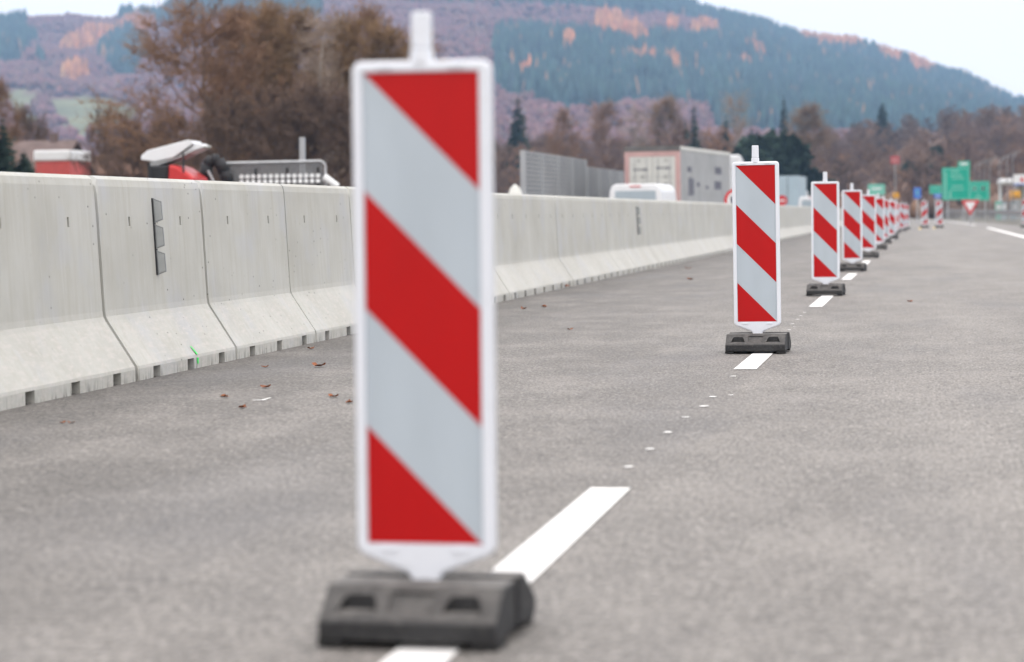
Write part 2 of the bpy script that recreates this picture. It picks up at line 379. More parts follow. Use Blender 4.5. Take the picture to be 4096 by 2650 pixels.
for k, (a, b) in enumerate(zip(bounds[:-1], bounds[1:])):
    L = round(b - a - (.045 if b in (13.0, 15.02) else .030 if a < 30 else .022), 3); far = a > 60
    gr = 2.05 if abs(a - 15.02) < .1 else (2.0 if abs(a - 35.5) < .1 else None)
    key = (L, far, gr)
    if key not in mcache: mcache[key] = barrier_mesh(L, True, not far, gr)
    o = bpy.data.objects.new('concrete_barrier', mcache[key]); COL.objects.link(o)
    ang = math.atan2(-(barX(b) - barX(a)), b - a); o.location = (barX(a), a, 0.0); o.rotation_euler = (R(.12 * ((k * 37) % 5 - 2)) * 0, 0, ang)
    lab = {3: 'long pale concrete barrier element with a grey reflector strip, ', }
    if b < 9.5: lb = 'pale concrete barrier element ' + ('nearest the camera, outside the left edge of the picture' if b < 6 else 'second from the camera, just outside the left edge')
    elif a == 9.0: lb = 'pale concrete barrier element cut off by the left edge of the picture'
    elif a == 13.0: lb = 'short concrete barrier element carrying a grey reflector strip and green paint mark'
    elif a == 15.02: lb = 'concrete barrier element with a thin mid groove, between reflector strip and nearest beacon'
    elif a == 19.15: lb = 'concrete barrier element mostly hidden behind the nearest beacon, left part showing'
    elif a == 22.4: lb = 'concrete barrier element wholly behind the nearest beacon panel'
    elif a == 25.6: lb = 'concrete barrier element appearing just right of the nearest beacon'
    elif a == 30.5: lb = 'concrete barrier element second to the right of the nearest beacon'
    elif a == 35.5: lb = 'concrete barrier element with the second, farther reflector strip'
    elif a == 41.0: lb = 'concrete barrier element below the white van, right of the farther reflector'
    elif a == 46.3: lb = 'concrete barrier element below the lorry rear, left of the sharp beacon'
    elif a < 52: lb = 'concrete barrier element below the lorry side, reaching behind the sharp beacon'
    else: lb = 'distant pale concrete barrier element in the blurred run behind the beacons'
    tag(o, lb, 'barrier', 'concrete barrier elements along the road'); BARS.append(o)
BAR = {round(a, 2): o for a, o in zip(bounds, BARS)}
# green spray on the foot of the short element
p = gnd(788, 1473); q = MB(); bo = BAR[13.0]; yl = p.y - 13.0
q.quad((.003, yl - .012, .03), (.003, yl + .010, .022), (.003, yl + .018, .062), (.003, yl - .022, .066))
q.quad((.0015, yl - .022, .0845), (.0015, yl + .008, .0845), (-.030, yl - .025, .134), (-.033, yl - .04, .138))
q.build('green_paint_mark', M['green_spray'], bo)
# reflector strips: three folded plates on a rail, sticking out towards oncoming traffic
def reflector(y, label):
    root = empty('reflector_strip', (barX(y), y, 0)); tag(root, label, 'reflector', 'reflector strips on the barrier')
    def xs(z): return -(.187 + (z - .395) * (.2225 - .187) / (1.095 - .395))
    zt = 1.032; hh = .150
    r = MB()
    for k in range(3):
        z1 = zt - k * (hh + .006); z0 = z1 - hh; a0, a1 = xs(z0), xs(z1); wd = .058
        b = MB(); b.v = []; 
        pts = [(a0 + .004, z0), (a0 + wd, z0 + .020), (a1 + wd, z1 - .020), (a1 + .004, z1)]
        b.prism(pts, -.004, .004); pl = b.build('plate', M['reflector'], root)
        c = MB(); c.prism([(a0 + .012, z0 + .012), (a0 + wd - .005, z0 + .027), (a1 + wd - .005, z1 - .027), (a1 + .012, z1 - .012)], -.0062, -.0042)
        c.build('reflective_face', M['reflector_face'], pl)
    z0 = zt - 3 * hh - .012
    r.quad((xs(z0) + .0005, -.02, z0), (xs(z0) + .006, -.02, z0), (xs(zt) + .006, -.02, zt), (xs(zt) + .0005, -.02, zt))
    r.quad((xs(z0) + .006, -.02, z0), (xs(z0) + .006, .02, z0), (xs(zt) + .006, .02, zt), (xs(zt) + .006, -.02, zt)); r.build('rail', M['dark'], root)
M['reflector_face'] = simple('reflector_face', (.36, .375, .375), .3, .6, .06, 20)
reflector(13.98, 'grey strip of three reflector plates on the barrier, left of the nearest beacon')
reflector(39.5, 'thin distant grey reflector strip on the barrier below the white van')

# ------------------------------------------------------------------ striped beacons
def make_beacon(mirror=False):
    root = empty('traffic_beacon')
    # rubber foot, front and rear halves
    hw = .190
    def foot(y0, y1, prof):
        b = MB(); b.prism_x(prof, -hw, hw); return b
    pf = [(-.195, .012), (.012, .012), (.012, .119), (-.110, .119), (-.188, .060), (-.195, .053)]
    f = foot(0, 0, pf).build('base', M['rubber'], root, bevel=.006)
    bpy.context.view_layer.update()
    cut = MB()
    cut.box(-.047, .047, -.30, -.02, .071, .107)
    sl = .059 / .078
    # rectangle recess follows the slope
    cut.v = [(x, -.110 - (.119 - z) / sl + (.010 if y > -.1 else -.05), z) for (x, y, z) in cut.v]
    for cxx in (-.112, .112):
        arch = [(cxx - .052, .070), (cxx + .052, .070)] + [(cxx + .040 * math.cos(R(a)), .076 + .034 * math.sin(R(a))) for a in range(0, 181, 20)]
        cut.prism(arch, -.30, -.132)
    c = cut.build('cutter'); bmm = bmesh.new(); bmm.from_mesh(c.data); bmesh.ops.remove_doubles(bmm, verts=bmm.verts, dist=1e-4); bmesh.ops.recalc_face_normals(bmm, faces=bmm.faces); bmm.to_mesh(c.data); bmm.free()
    carve(f, c)
    rb = MB(); rb.prism_x([(.020, .014), (.195, .014), (.205, .05), (.195, .056), (.085, .124), (.020, .124)], -hw + .004, hw + .006)
    rb.build('base', M['rubber'], root, bevel=.006)
    for sx in (-1, 1):
        for yy in (-.17, .13):
            pd = MB(); x0 = sx * .165; pd.box(x0 - .027, x0 + .027, yy - .02, yy + .06, 0.0, .0135); pd.build('foot_pad', M['tyre'], root)
    # plastic body
    hw2 = .150; zt = 1.219; zb = .172; nk = .032; zn = .10; r = .02
    pts = [(-nk, zn), (nk, zn), (nk, .122), (nk + .008, .132), (hw2 - .012, zb - .002), (hw2, zb + .012)]
    for a in range(0, 91, 30): pts.append((hw2 - r + r * math.cos(R(a)), zt - r + r * math.sin(R(a))))
    for a in range(90, 181, 30): pts.append((-hw2 + r + r * math.cos(R(a)), zt - r + r * math.sin(R(a))))
    pts += [(-hw2, zb + .012), (-hw2 + .012, zb - .002), (-nk - .008, .132), (-nk, .122)]
    b = MB(); b.prism(pts, -.024, .018); body = b.build('panel_body', M['plastic'], root, bevel=.0085, seg=3)
    c = MB(); c.box(-.1275, .1275, -.05, -.0165, .1925, 1.1975); carve(body, c.build('cutter'))
    s = MB(); s.box(-.1255, .1255, -.0178, -.016, .1945, 1.1955); s.build('white_sheeting', M['white_sheet'], root)
    for poly in ([(-.125, 1.195), (.125, .945), (.125, 1.195)], [(-.125, .695), (.125, .445), (.125, .695), (-.125, .945)], [(-.125, .195), (.125, .195), (-.125, .445)]):
        q = [((-x if mirror else x), z) for x, z in poly]
        if mirror: q = q[::-1]
        t = MB(); t.prism(q, -.0186, -.0170); t.build('red_stripe', M['red_sheet'], root)
    for (x, z) in ((-.077, 1.2075), (.077, 1.2075), (-.077, .183), (.077, .183)):
        t = MB(); t.box(x - .018, x + .018, -.0285, -.0225, z - .0035, z + .0035); t.build('clip', M['plastic'], root, bevel=.0015)
    # peg for the warning lamp
    pg = MB(); pg.tube((0, -.003, zt - .008), (0, -.003, zt + .024), .0255, .0248, 24); pg.tube((0, -.003, zt + .0245), (0, -.003, zt + .103), .0225, .0215, 24)
    pg.build('lamp_peg', M['plastic'], root, bevel=.004, seg=3)
    return root
B0 = make_beacon()
spots = [(-1.049, 5.035, -.035, .0044), (-1.051, 15.556, -.03, -.0056), (-1.038, 26.2, -.06, .001), (-1.056, 36.83, -.08, -.002)]
rb_ = random.Random(11)
for k in range(4, 12):
    y = 36.83 + 10.55 * (k - 3); spots.append((-1.05 + rb_.uniform(-.05, .05) + (.25 if k == 11 else .1 if k == 10 else 0), y, rb_.uniform(-.2, .05), rb_.uniform(-.006, .006)))
nth = ['', '', 'third', 'fourth', 'fifth', 'sixth', 'seventh', 'eighth', 'ninth', 'tenth', 'eleventh', 'twelfth']
for k, (x, y, yw, ln) in enumerate(spots):
    o = B0 if k == 0 else copy_tree(B0)
    o.location = (x, y, .0045); o.rotation_euler = (0, ln, yw)
    lb = ('large blurred red and white striped beacon in the foreground, nearest the camera' if k == 0 else
          'sharply focused red and white striped beacon standing alone, second in the row' if k == 1 else
          'red and white striped beacon on black base, %s from the camera in the row' % nth[k])
    tag(o, lb, 'beacon', 'red and white beacons along the dashed line')
B1 = make_beacon(True)
for k, (px, yy, lb) in enumerate([(3698, 130, 'far beacon with stripes rising rightwards, left one of the open road pair'),
                                  (3757, 130, 'far beacon with stripes rising rightwards, right one of the open road pair'),
                                  (4102, 124, 'far beacon with rising stripes cut by the right edge of the picture')]):
    o = B1 if k == 0 else copy_tree(B1)
    P = atY(px, 900, yy); o.location = (P.x, yy, .0045 if P.x < 5.3 else -.115); o.rotation_euler = (0, 0, .05); tag(o, lb, 'beacon', 'beacons with rising stripes')
    if P.x < 5.3: o.scale = (1.15, 1.15, 1.15)

# ------------------------------------------------------------------ fallen leaves
def leaf_mesh(seed):
    r = random.Random(seed); m = MB(); n = 6; L = .075; up = []; 
    rows = []
    for i in range(n + 1):
        t = i / n; wd = .03 * math.sin(math.pi * min(.98, t * .92 + .05)) * (1 + .35 * math.sin(i * 2.4 + seed)); z = .004 + .016 * (t - .5) ** 2 * 4 * r.uniform(.6, 1.2)
        rows.append([(-wd, (t - .5) * L, z + .012 * r.random()), (0, (t - .5) * L, z), (wd, (t - .5) * L, z + .012 * r.random())])
    for a, b in zip(rows[:-1], rows[1:]):
        for j in range(2): m.quad(a[j], a[j + 1], b[j + 1], b[j])
    return m.mesh('fallen_leaf', M['leaf'])
LM = [leaf_mesh(s) for s in (1, 2, 3)]
leaves = [(1275, 1470, 1.2, 'largest curled brown leaf on the asphalt, left of the nearest beacon'),
          (1243, 1399, .8, 'brown leaf on the asphalt closest to the barrier foot slots by the nearest beacon'),
          (1062, 1554, .8, 'small brown leaf lying above the white survey mark'),
          (898, 1592, .7, 'small brown leaf left of the white survey mark'),
          (969, 1635, .7, 'small brown leaf just below and left of the white survey mark'),
          (1060, 1472, .6, 'tiny brown leaf between the barrier and the largest curled leaf'),
          (1334, 1592, .8, 'thin pale brown leaf lying right of the survey mark'),
          (1399, 1614, .6, 'tiny reddish leaf at the edge of the nearest beacon'),
          (250, 1695, .45, 'dark small leaf below the barrier, leftmost on the asphalt'),
          (284, 1695, .45, 'dark small leaf beside the leftmost leaf below the barrier'),
          (2096, 1239, 1.0, 'pale leaf on the road just right of the nearest beacon'),
          (2177, 1231, 1.0, 'orange leaf on the road right of the nearest beacon, by barrier'),
          (2280, 1322, .8, 'orange leaf farthest from the barrier, right of the nearest beacon'),
          (2753, 1078, 1.3, 'blurred orange leaf on the road left of the sharp beacon, farther one'),
          (2760, 1121, 1.3, 'blurred orange leaf on the road left of the sharp beacon, nearer one'),
          (2255, 1152, 2.2, 'clump-like brown leaf caught at the barrier foot'),
          (3640, 1210, .9, 'lone orange leaf on the road right of the third beacon')]
for k, (px, py, s, lb) in enumerate(leaves):
    P = gnd(px, py); o = bpy.data.objects.new('fallen_leaf', LM[k % 3]); COL.objects.link(o)
    o.location = (P.x, P.y, .001); o.rotation_euler = (0, 0, (k * 2.3) % 6.28 if k else 1.4); o.scale = (s, s, s); tag(o, lb, 'leaf', 'fallen leaves on the asphalt')

# ------------------------------------------------------------------ vehicles behind the barrier
def wheel(parent, x, y, r, wd):
    m = MB(); m.tube((x - wd / 2, y, r), (x + wd / 2, y, r), r, r, 20); t = m.build('wheel', M['tyre'], parent)
    h = MB(); h.tube((x - wd / 2 - .01, y, r), (x + wd / 2 + .01, y, r), r * .55, r * .55, 14); h.build('rim', M['steel'], t)
def make_lorry():
    Y = 110; P = atY(2610, 700, Y); o = empty('articulated_lorry', (P.x, Y, 0), R(-5.2))
    tag(o, 'articulated lorry with pale rear doors and grey tarpaulin side beyond the barrier', 'lorry')
    hw = 1.26; zt = 3.98; zb = 1.15; L = 13.6
    b = MB(); b.box(-hw, hw, .06, L, zb, zt); b.build('trailer_box', M['grey_tarp'], o, bevel=.03)
    t = MB(); t.box(-hw - .02, hw + .02, .03, L + .02, zt - .16, zt + .02); t.build('roof_rail', M['pale_tarp'], o, bevel=.03)
    f = MB(); f.box(-hw - .03, -hw + .19, -.03, .05, zb, zt - .2); f.box(hw - .19, hw + .03, -.03, .05, zb, zt - .2); f.box(-hw + .19, hw - .19, -.03, .05, zt - .43, zt - .2); f.build('rear_frame', M['pink'], o)
    hd = MB(); hd.box(-hw - .03, hw + .03, -.04, .03, zt - .2, zt + .04); hd.build('rear_header', M['header'], o)
    for sx in (-1, 1):
        d = MB(); x0, x1 = (-hw + .2, -.012) if sx < 0 else (.012, hw - .2); d.box(x0, x1, -.02, .045, zb, zt - .44); dr = d.build('rear_door', M['pale_tarp'], o)
        w_ = MB(); cxx = (x0 + x1) / 2
        rr = random.Random(5 + sx); 
        for i in range(9):
            xx = cxx - .34 + i * .076; hh = rr.uniform(.07, .15); w_.box(xx, xx + .05, -.024, -.021, 3.02 - (.06 if sx < 0 else 0) - hh / 2, 3.02 - (.06 if sx < 0 else 0) + hh / 2)
        w_.build('lettering', M['dark_print'], dr)
        w3 = MB(); w3.tube((cxx + .1 * sx, -.024, 3.36), (cxx + .1 * sx, -.021, 3.36), .07, .07, 10)
        for zz in (2.62, 2.28, 1.95): w3.tube((cxx + .08, -.024, zz), (cxx + .08, -.021, zz), .09, .09, 12); w3.box(x0 + .1, x1 - .1, -.0235, -.021, zz - .012, zz + .012)
        w3.build('emblem', M['grey_print'], dr)
        k_ = MB()
        for xx in (x0 + .25, x1 - .25): k_.tube((xx, -.045, zb + .05), (xx, -.045, zt - .5), .016, .016, 6)
        k_.build('lock_rod', M['steel'], dr)
        lp = MB(); lp.box(sx * .9 - .25, sx * .9 + .25, -.05, .02, .92, 1.05); lp.build('tail_light', M['red'], o)
    # dark illegible print on the right-hand tarpaulin
    w2 = MB(); rr = random.Random(9)
    for (y0, y1, z0, z1) in ((1.9, 2.9, 2.85, 3.1), (2.1, 2.5, 1.75, 2.6), (2.6, 3.0, 1.75, 2.6), (3.1, 3.5, 1.8, 2.55), (9.2, 11.0, 2.85, 3.2), (9.0, 10.9, 2.1, 2.5), (4.3, 5.0, 2.2, 2.4), (6.6, 7.3, 2.1, 2.25)):
        w2.box(hw + .001, hw + .005, y0, y1, z0, z1)
    w2.build('side_print', M['dark_print'], o)
    ch = MB(); ch.box(-.5, .5, .2, L + 3.5, .75, 1.14); ch.box(-hw + .05, hw - .05, .1, .3, .5, .75); ch.build('chassis', M['dark'], o)
    for y in (2.2, 3.5, 4.8): 
        for sx in (-1, 1): wheel(o, sx * 1.05, y, .5, .38)
    cb = MB(); cb.prism_x([(L + .9, .6), (L + 3.2, .6), (L + 3.2, 2.0), (L + 2.9, 3.1), (L + .9, 3.1)], -1.22, 1.22); c = cb.build('cab', M['white_paint'], o, bevel=.12)
    df = MB(); pr = []
    for a in range(0, 91, 15): pr.append((L + 1.0 + 1.6 * math.sin(R(a)), 3.1 + .82 * math.cos(R(a))))
    df.prism_x([(L + 1.0, 3.1)] + pr[::-1], -1.15, 1.6); df.build('wind_deflector', M['white_paint'], c, bevel=.1)
    gl = MB(); gl.box(1.221, 1.224, L + 1.9, L + 2.9, 2.0, 2.7); gl.build('side_window', M['glass'], c)
    for y in (L + .2, L + 2.6):
        for sx in (-1, 1): wheel(o, sx * 1.05, y, .5, .34)
M['header'] = simple('dark_rear_header', (.12, .115, .11), .5, .4, .5, .8)
M['dark_print'] = simple('dark_faded_print', (.10, .10, .13), .6, .3, .3, 3); M['grey_print'] = simple('grey_faded_print', (.33, .33, .31), .6, .3, .2, 3)
make_lorry()
def make_van(px, Y, h, lb, name='white_van', glass=True):
    P = atY(px, 800, Y); o = empty(name, (P.x, Y, 0), R(-1.5)); tag(o, lb, 'van', 'white vans beyond the barrier')
    pts = [(-.97, .4), (.97, .4), (.99, 1.0), (.93, h - .28), (.86, h - .08), (.72, h), (-.72, h), (-.86, h - .08), (-.93, h - .28), (-.99, 1.0)]
    b = MB(); b.prism(pts, 0, 3.9); b.build('body', M['white_paint'], o, bevel=.05)
    n = MB(); n.prism_x([(3.9, .4), (5.0, .42), (5.0, .95), (4.6, 1.15), (3.9, h - .12)], -.93, .93); n.build('bonnet', M['white_paint'], o, bevel=.05)
    g_ = MB(); g_.prism([(-.78, 1.12), (.78, 1.12), (.72, h - .24), (-.72, h - .24)], -.012, -.004); wn = g_.build('rear_window', M['van_glass'], o)
    for sx in (-1, 1):
        t = MB(); t.box(sx * .93 - .05, sx * .93 + .05, -.02, .05, .9, 1.35); t.build('tail_light', M['red'], o)
        for y in (.9, 4.2): wheel(o, sx * .86, y, .33, .22)
    t = MB(); t.box(-.2, .2, -.02, .03, h - .11, h - .06); t.build('brake_light', M['red'], o)
    bp = MB(); bp.box(-.95, .95, -.12, 0, .38, .6); bp.build('bumper', M['dark'], o, bevel=.03)
M['van_glass'] = simple('sky_reflecting_window', (.34, .40, .44), .12, .6, .05, 2)
make_van(2542, 86, 2.0, 'white van roof and rear window showing above the barrier in front of the lorry')
make_van(3250, 166, 2.0, 'far white van beyond the barrier between the sharp beacon and third beacon')
P = atY(3150, 760, 205); o = empty('box_lorry', (P.x, 205, 0), R(-3)); tag(o, 'far blue grey box lorry between the sharp beacon and third beacon', 'lorry')
b = MB(); b.box(-1.1, .9, 0, 7, 1.0, 4.0); b.build('cargo_box', M['lorry_blue'], o, bevel=.05)
b = MB(); b.box(-.02, .02, -.02, 0, 1.0, 3.9); b.build('door_gap', M['dark'], o)
b = MB(); b.box(-1.0, .85, 7.2, 9, .5, 2.8); b.build('cab', M['white_paint'], o, bevel=.15)
b = MB(); b.box(-.5, .5, .2, 8, .6, .98); b.build('chassis', M['dark'], o)
for y in (1.4, 7.8):
    for sx in (-1, 1): wheel(o, sx * .85 - .1, y, .45, .3)

# compact road roller with tilted white canopy
Y = 45
P = atY(700, 700, Y); o = empty('road_roller', (P.x, Y, 0), R(4)); tag(o, 'red and black roller with tilted white canopy above the barrier at left', 'roller')
def px2(px, py, ref=P, Y=Y): q = atY(px, py, Y); return (q.x - ref.x, q.z)
# canopy: slab tilted up to the right, with rounded ends
cps = [px2(586, 642), px2(640, 649), px2(712, 633), px2(788, 577), px2(784, 566), px2(768, 563), px2(612, 605), px2(588, 625)]
b = MB(); b.prism(cps, -.4, .4); b.build('canopy', M['white_paint'], o, bevel=.012)
cps = [px2(716, 633), px2(765, 619), px2(820, 594), px2(823, 585), px2(812, 576), px2(792, 580)]
b = MB(); b.prism(cps, -.3, .3); b.build('canopy_flap', M['white_paint'], o, bevel=.01)
lin = [px2(620, 650), px2(712, 636), px2(800, 600), px2(815, 594), px2(740, 632), px2(640, 668), px2(622, 666)]
b = MB(); b.prism(lin, -.38, .38); b.build('canopy_lining', M['grey_tarp'], o)
x0, z0 = px2(620, 655); x1, z1 = px2(720, 760)
b = MB(); b.box(x0, x1 - .1, -.5, .5, .5, z0 - .05); b.build('cab_frame', M['dark'], o, bevel=.04)
a1 = px2(705, 660); a2 = px2(740, 670); a3 = px2(805, 715); a4 = px2(800, 800); a5 = px2(700, 800)
b = MB(); b.prism([a5, a4, a3, a2, a1], -.62, .62); b.build('engine_hood', M['red'], o, bevel=.05)
b = MB(); q = px2(770, 800); b.tube((q[0] - .6, 0, .62), (q[0] - .6, .02, .62), .01, .01, 6); b.tube((x0 + .2, -.65, .55), (x0 + .2, .65, .55), .55, .55, 28); b.tube((q[0], -.65, .55), (q[0], .65, .55), .55, .55, 28); b.build('drum', M['steel'], o)
for (xa, ya) in ((x0 + .04, -.6), (x0 + .04, .6)):
    b = MB(); b.tube((xa, ya, .9), (xa, ya, z0), .03, .03, 8); b.build('canopy_post', M['dark'], o)
qa = px2(760, 610); b = MB(); b.tube((qa[0], -.6, 1.4), (qa[0], -.6, qa[1] - .02), .02, .02, 8); b.build('canopy_post', M['dark'], o)
qb = px2(850, 590); qc = px2(815, 590); b = MB(); b.tube((qc[0], -.2, qc[1]), (qb[0], -.2, qb[1]), .025, .03, 8); b.build('work_lamp', M['grey_print'], o)
# trailer with raised perforated ramps and a black hydraulic arch
P2 = atY(1110, 700, 46); o = empty('lowbed_trailer', (P2.x, 46, 0), R(1)); tag(o, 'low trailer with raised perforated metal ramp and black arch above the barrier', 'trailer')
def p3(px, py): q = atY(px, py, 46); return (q.x - P2.x, q.z)
xa, za = p3(905, 655); xb, zb_ = p3(1300, 645); zl = .95; zt = zb_ 
fr = MB(); fr.tube((xa, 0, zl), (xa, 0, zt - .04), .03, .03, 8)
n = 6; pr = [(xb - .12 + .12 * math.sin(R(a)), zt - .12 + .12 * math.cos(R(a))) for a in range(0, 91, 15)]
fr.tube((xa, 0, zt - .01), (pr[0][0], 0, zt), .028, .028, 8)
for u, v in zip(pr[:-1], pr[1:]): fr.tube((u[0], 0, u[1]), (v[0], 0, v[1]), .028, .028, 8)
fr.tube((pr[-1][0], 0, pr[-1][1]), (pr[-1][0], 0, zl), .03, .03, 8); fr.tube((xa, 0, zl), (xb, 0, zl), .03, .03, 8); fr.build('ramp_frame', M['steel'], o)
gm = MB(); xx = xa + .05
k = 0
while xx < xb - .04: gm.box(xx - .018, xx + .018, .0, .012, zl, zt - .02 - (.05 if xx > xb - .12 else 0)); xx += .062; k += 1
zz = zl + .03
while zz < zt - .03: gm.box(xa, xb - .06, .0125, .022, zz - .014, zz + .014); zz += .062
gm.build('ramp_mesh', M['perf'], o)
sg = MB(); xx = xa + .32
z_s = p3(1100, 706)[1]
while xx < xb - .08:
    sg.tube((xx, -.05, z_s), (xx, -.02, z_s), .046, .046, 10); sg.tube((xx, -.05, z_s - .1), (xx, -.02, z_s - .11), .040, .040, 10); xx += .118
sg.build('tread_rungs', M['white_sign'], o)
for fx in (.30, .62, .93):
    b = MB(); b.box(xa + (xb - xa) * fx - .02, xa + (xb - xa) * fx + .02, -.03, -.012, zl, zt - .12); b.build('ramp_rib', M['dark'], o)
ar = MB(); c0 = p3(830, 790); pts_ = [p3(826, 730), p3(836, 660), p3(856, 640), p3(880, 642), p3(905, 690), p3(920, 730)]
for u, v in zip(pts_[:-1], pts_[1:]): ar.tube((u[0], -.1, u[1]), (v[0], -.1, v[1]), .12, .12, 12)
ar.build('hydraulic_arch', M['dark'], o, smooth=True)
u = p3(845, 685); v = p3(868, 730); b = MB(); b.tube((u[0], -.22, u[1]), (v[0], -.22, v[1]), .03, .03, 10); b.build('piston', M['steel'], o)
b = MB(); b.box(xa - .5, xb + .1, .1, 7, .55, .93); b.build('deck', M['dark'], o, bevel=.03)
for y in (1.5, 2.6):
    for sx in (xa - .1, xb - .3): wheel(o, sx, y, .4, .25)
u = p3(1300, 705); v = p3(1355, 735); b = MB(); b.tube((u[0], -.1, u[1] - .02), (v[0], -.1, v[1] - .06), .075, .06, 12); b.build('hose_end', M['pinkish'] if 'pinkish' in M else M['white_sign'], o)
P = atY(1205, 550, 50); o = empty('steel_post', (P.x, 50, 0)); tag(o, 'plain grey steel post standing up behind the perforated ramp', 'post')
b = MB(); b.prism([(-.055, 0), (.055, 0), (.075, P.z), (-.03, P.z)], -.05, .05); b.build('shaft', M['steel'], o); b = MB(); b.box(-.14, .14, -.14, .14, 0, .03); b.build('base_plate', M['steel'], o)

# ------------------------------------------------------------------ noise walls
def noise_wall(y0, y1, h, lb, X=-16.0):
    o = empty('noise_wall', (X, y0, -.12)); tag(o, lb, 'noise wall', 'grey noise walls beyond the barrier'); L = y1 - y0; n = max(1, round(L / 4.5))
    for k in range(n + 1):
        y = L * k / n; b = MB(); b.box(-.1, .1, y - .1, y + .1, 0, h - .02); b.build('post', M['wallpanel'], o)
    rows = 5
    for k in range(n):
        for r in range(rows):
            b = MB(); z0 = .1 + r * (h - .1) / rows; z1 = .1 + (r + 1) * (h - .1) / rows; ya = L * k / n + .105; yb = L * (k + 1) / n - .105
            for q in range(4):
                a = z0 + (z1 - z0) * q / 4; c = z0 + (z1 - z0) * (q + 1) / 4; b.mi = 0; b.box(-.05, .05, ya, yb, a + .03, c - .03); b.mi = 1; b.box(-.03, .03, ya, yb, a - .03, a + .03)
            nv = int((yb - ya) / .3)
            b.mi = 1
            for i in range(1, nv): yy = ya + i * .3; b.box(.05, .056, yy - .02, yy + .02, z0 + .02, z1 - .02)
            b.build('panel', [M['wallpanel'], M['wallgroove']], o)
M['wallgroove'] = simple('dark_acoustic_groove', (.16, .165, .17), .7, .3, .1, .6)
M['wallpanel'] = simple('grey_acoustic_panel', (.36, .37, .38), .6, .4, .1, .6)
noise_wall(97, 115.2, 3.72, 'taller grey gridded noise wall left of the lorry')
noise_wall(115.6, 142, 3.4, 'lower grey noise wall ending behind the lorry')
P = atY(2060, 745, 72); o = empty('tarp_heap', (P.x, 72, 0)); tag(o, 'pale pointed tarpaulin heap peeping over the barrier by the nearest beacon', 'heap')
b = MB(); n = 10; rr = random.Random(4)
for (rad, zz) in ((.75, 0), (.6, .8), (.34, 1.3), (.16, 1.75), (.03, P.z + .05)):
    for i in range(n): b.v.append((rad * (1 + .18 * rr.uniform(-1, 1)) * math.cos(6.283 * i / n), rad * (1 + .18 * rr.uniform(-1, 1)) * math.sin(6.283 * i / n), zz))
for k in range(4):
    for i in range(n): b.f.append((k * n + i, k * n + (i + 1) % n, (k + 1) * n + (i + 1) % n, (k + 1) * n + i)); b.m.append(0)
b.build('cover', M['pale_tarp'], o, smooth=True)

# ------------------------------------------------------------------ signs
def sign_post(o, x, z, r=.04): b = MB(); b.tube((x, .05, -.12), (x, .05, z), r, r, 8); b.build('post', M['steel'], o)
P = atY(2944, 802, 72); o = empty('speed_limit_sign', (P.x, 72, 0)); tag(o, 'round white sign with red rim half hidden behind the sharp beacon', 'road sign')
b = MB(); b.tube((0, 0, P.z), (0, -.02, P.z), .35, .35, 32); dsc = b.build('disc', M['red_sign'], o)
b = MB(); b.tube((0, -.021, P.z), (0, -.025, P.z), .26, .26, 32); b.build('white_face', M['white_sign'], dsc)
b = MB(); b.box(-.16, -.02, -.03, -.026, P.z - .12, P.z + .12); b.box(.03, .16, -.03, -.026, P.z - .12, P.z + .12); b.build('digit_print', M['dark_print'], dsc); sign_post(o, 0, P.z + .2)
P = atY(3128, 803, 150); o = empty('red_warning_board', (P.x, 150, 0)); tag(o, 'small far red board just right of the sharp beacon', 'road sign')
b = MB(); b.tube((0, 0, P.z), (0, -.03, P.z), .33, .33, 24); d_ = b.build('disc', M['red_sign'], o); b = MB(); b.box(-.2, .2, -.036, -.031, P.z - .05, P.z + .05); b.build('white_bar', M['white_sign'], d_); sign_post(o, 0, P.z)
def board(name, x0, y0, x1, y1, Y, mat, lb, prints=(), border=None, posts=2):
    a = atY(x0, y0, Y); c = atY(x1, y1, Y); cxx = (a.x + c.x) / 2; o = empty(name, (cxx, Y, -.12)); tag(o, lb, 'road sign')
    w_ = (c.x - a.x) / 2; z1 = a.z + .12; z0 = c.z + .12; b = MB(); b.box(-w_, w_, -.03, .03, z0, z1); p_ = b.build('panel', mat, o, bevel=.01)
    if border:
        b = MB(); t = .07; b.box(-w_ + t, w_ - t, -.036, -.031, z1 - 2 * t, z1 - t); b.box(-w_ + t, w_ - t, -.036, -.031, z0 + t, z0 + 2 * t); b.box(-w_ + t, -w_ + 2 * t, -.036, -.031, z0 + 2 * t, z1 - 2 * t); b.box(w_ - 2 * t, w_ - t, -.036, -.031, z0 + 2 * t, z1 - 2 * t); b.build('border', border, p_)
    for (u0, v0, u1, v1, mm) in prints:
        b = MB(); b.box(-w_ + 2 * w_ * u0, -w_ + 2 * w_ * u1, -.044, -.039, z1 - (z1 - z0) * v1, z1 - (z1 - z0) * v0); b.build('print', mm, p_)
    for k in range(posts):
        x = 0 if posts == 1 else (-w_ * .6 + 1.2 * w_ * k / (posts - 1)); b = MB(); b.tube((x, .08, 0), (x, .08, z1 - .1), .06, .06, 8); b.build('post', M['steel'], o)
    return o
GP = M['green_pale']; WS = M['white_sign']
board('direction_sign', 3768, 672, 3880, 800, 200, M['green'], 'largest tall green motorway direction sign at right',
      [(.1, .12, .2, .95, GP), (.3, .1, .62, .15, GP), (.3, .22, .72, .27, GP), (.35, .32, .8, .36, GP), (.35, .55, .75, .6, GP), (.3, .66, .8, .7, GP), (.25, .7, .34, .95, GP), (.4, .82, .6, .95, M['teal'])] if 0 else
      [(.1, .12, .17, .95, GP), (.3, .1, .62, .15, GP), (.3, .22, .72, .27, GP), (.35, .32, .8, .36, GP), (.35, .55, .75, .6, GP), (.3, .66, .8, .7, GP), (.25, .72, .33, .95, GP)], GP)
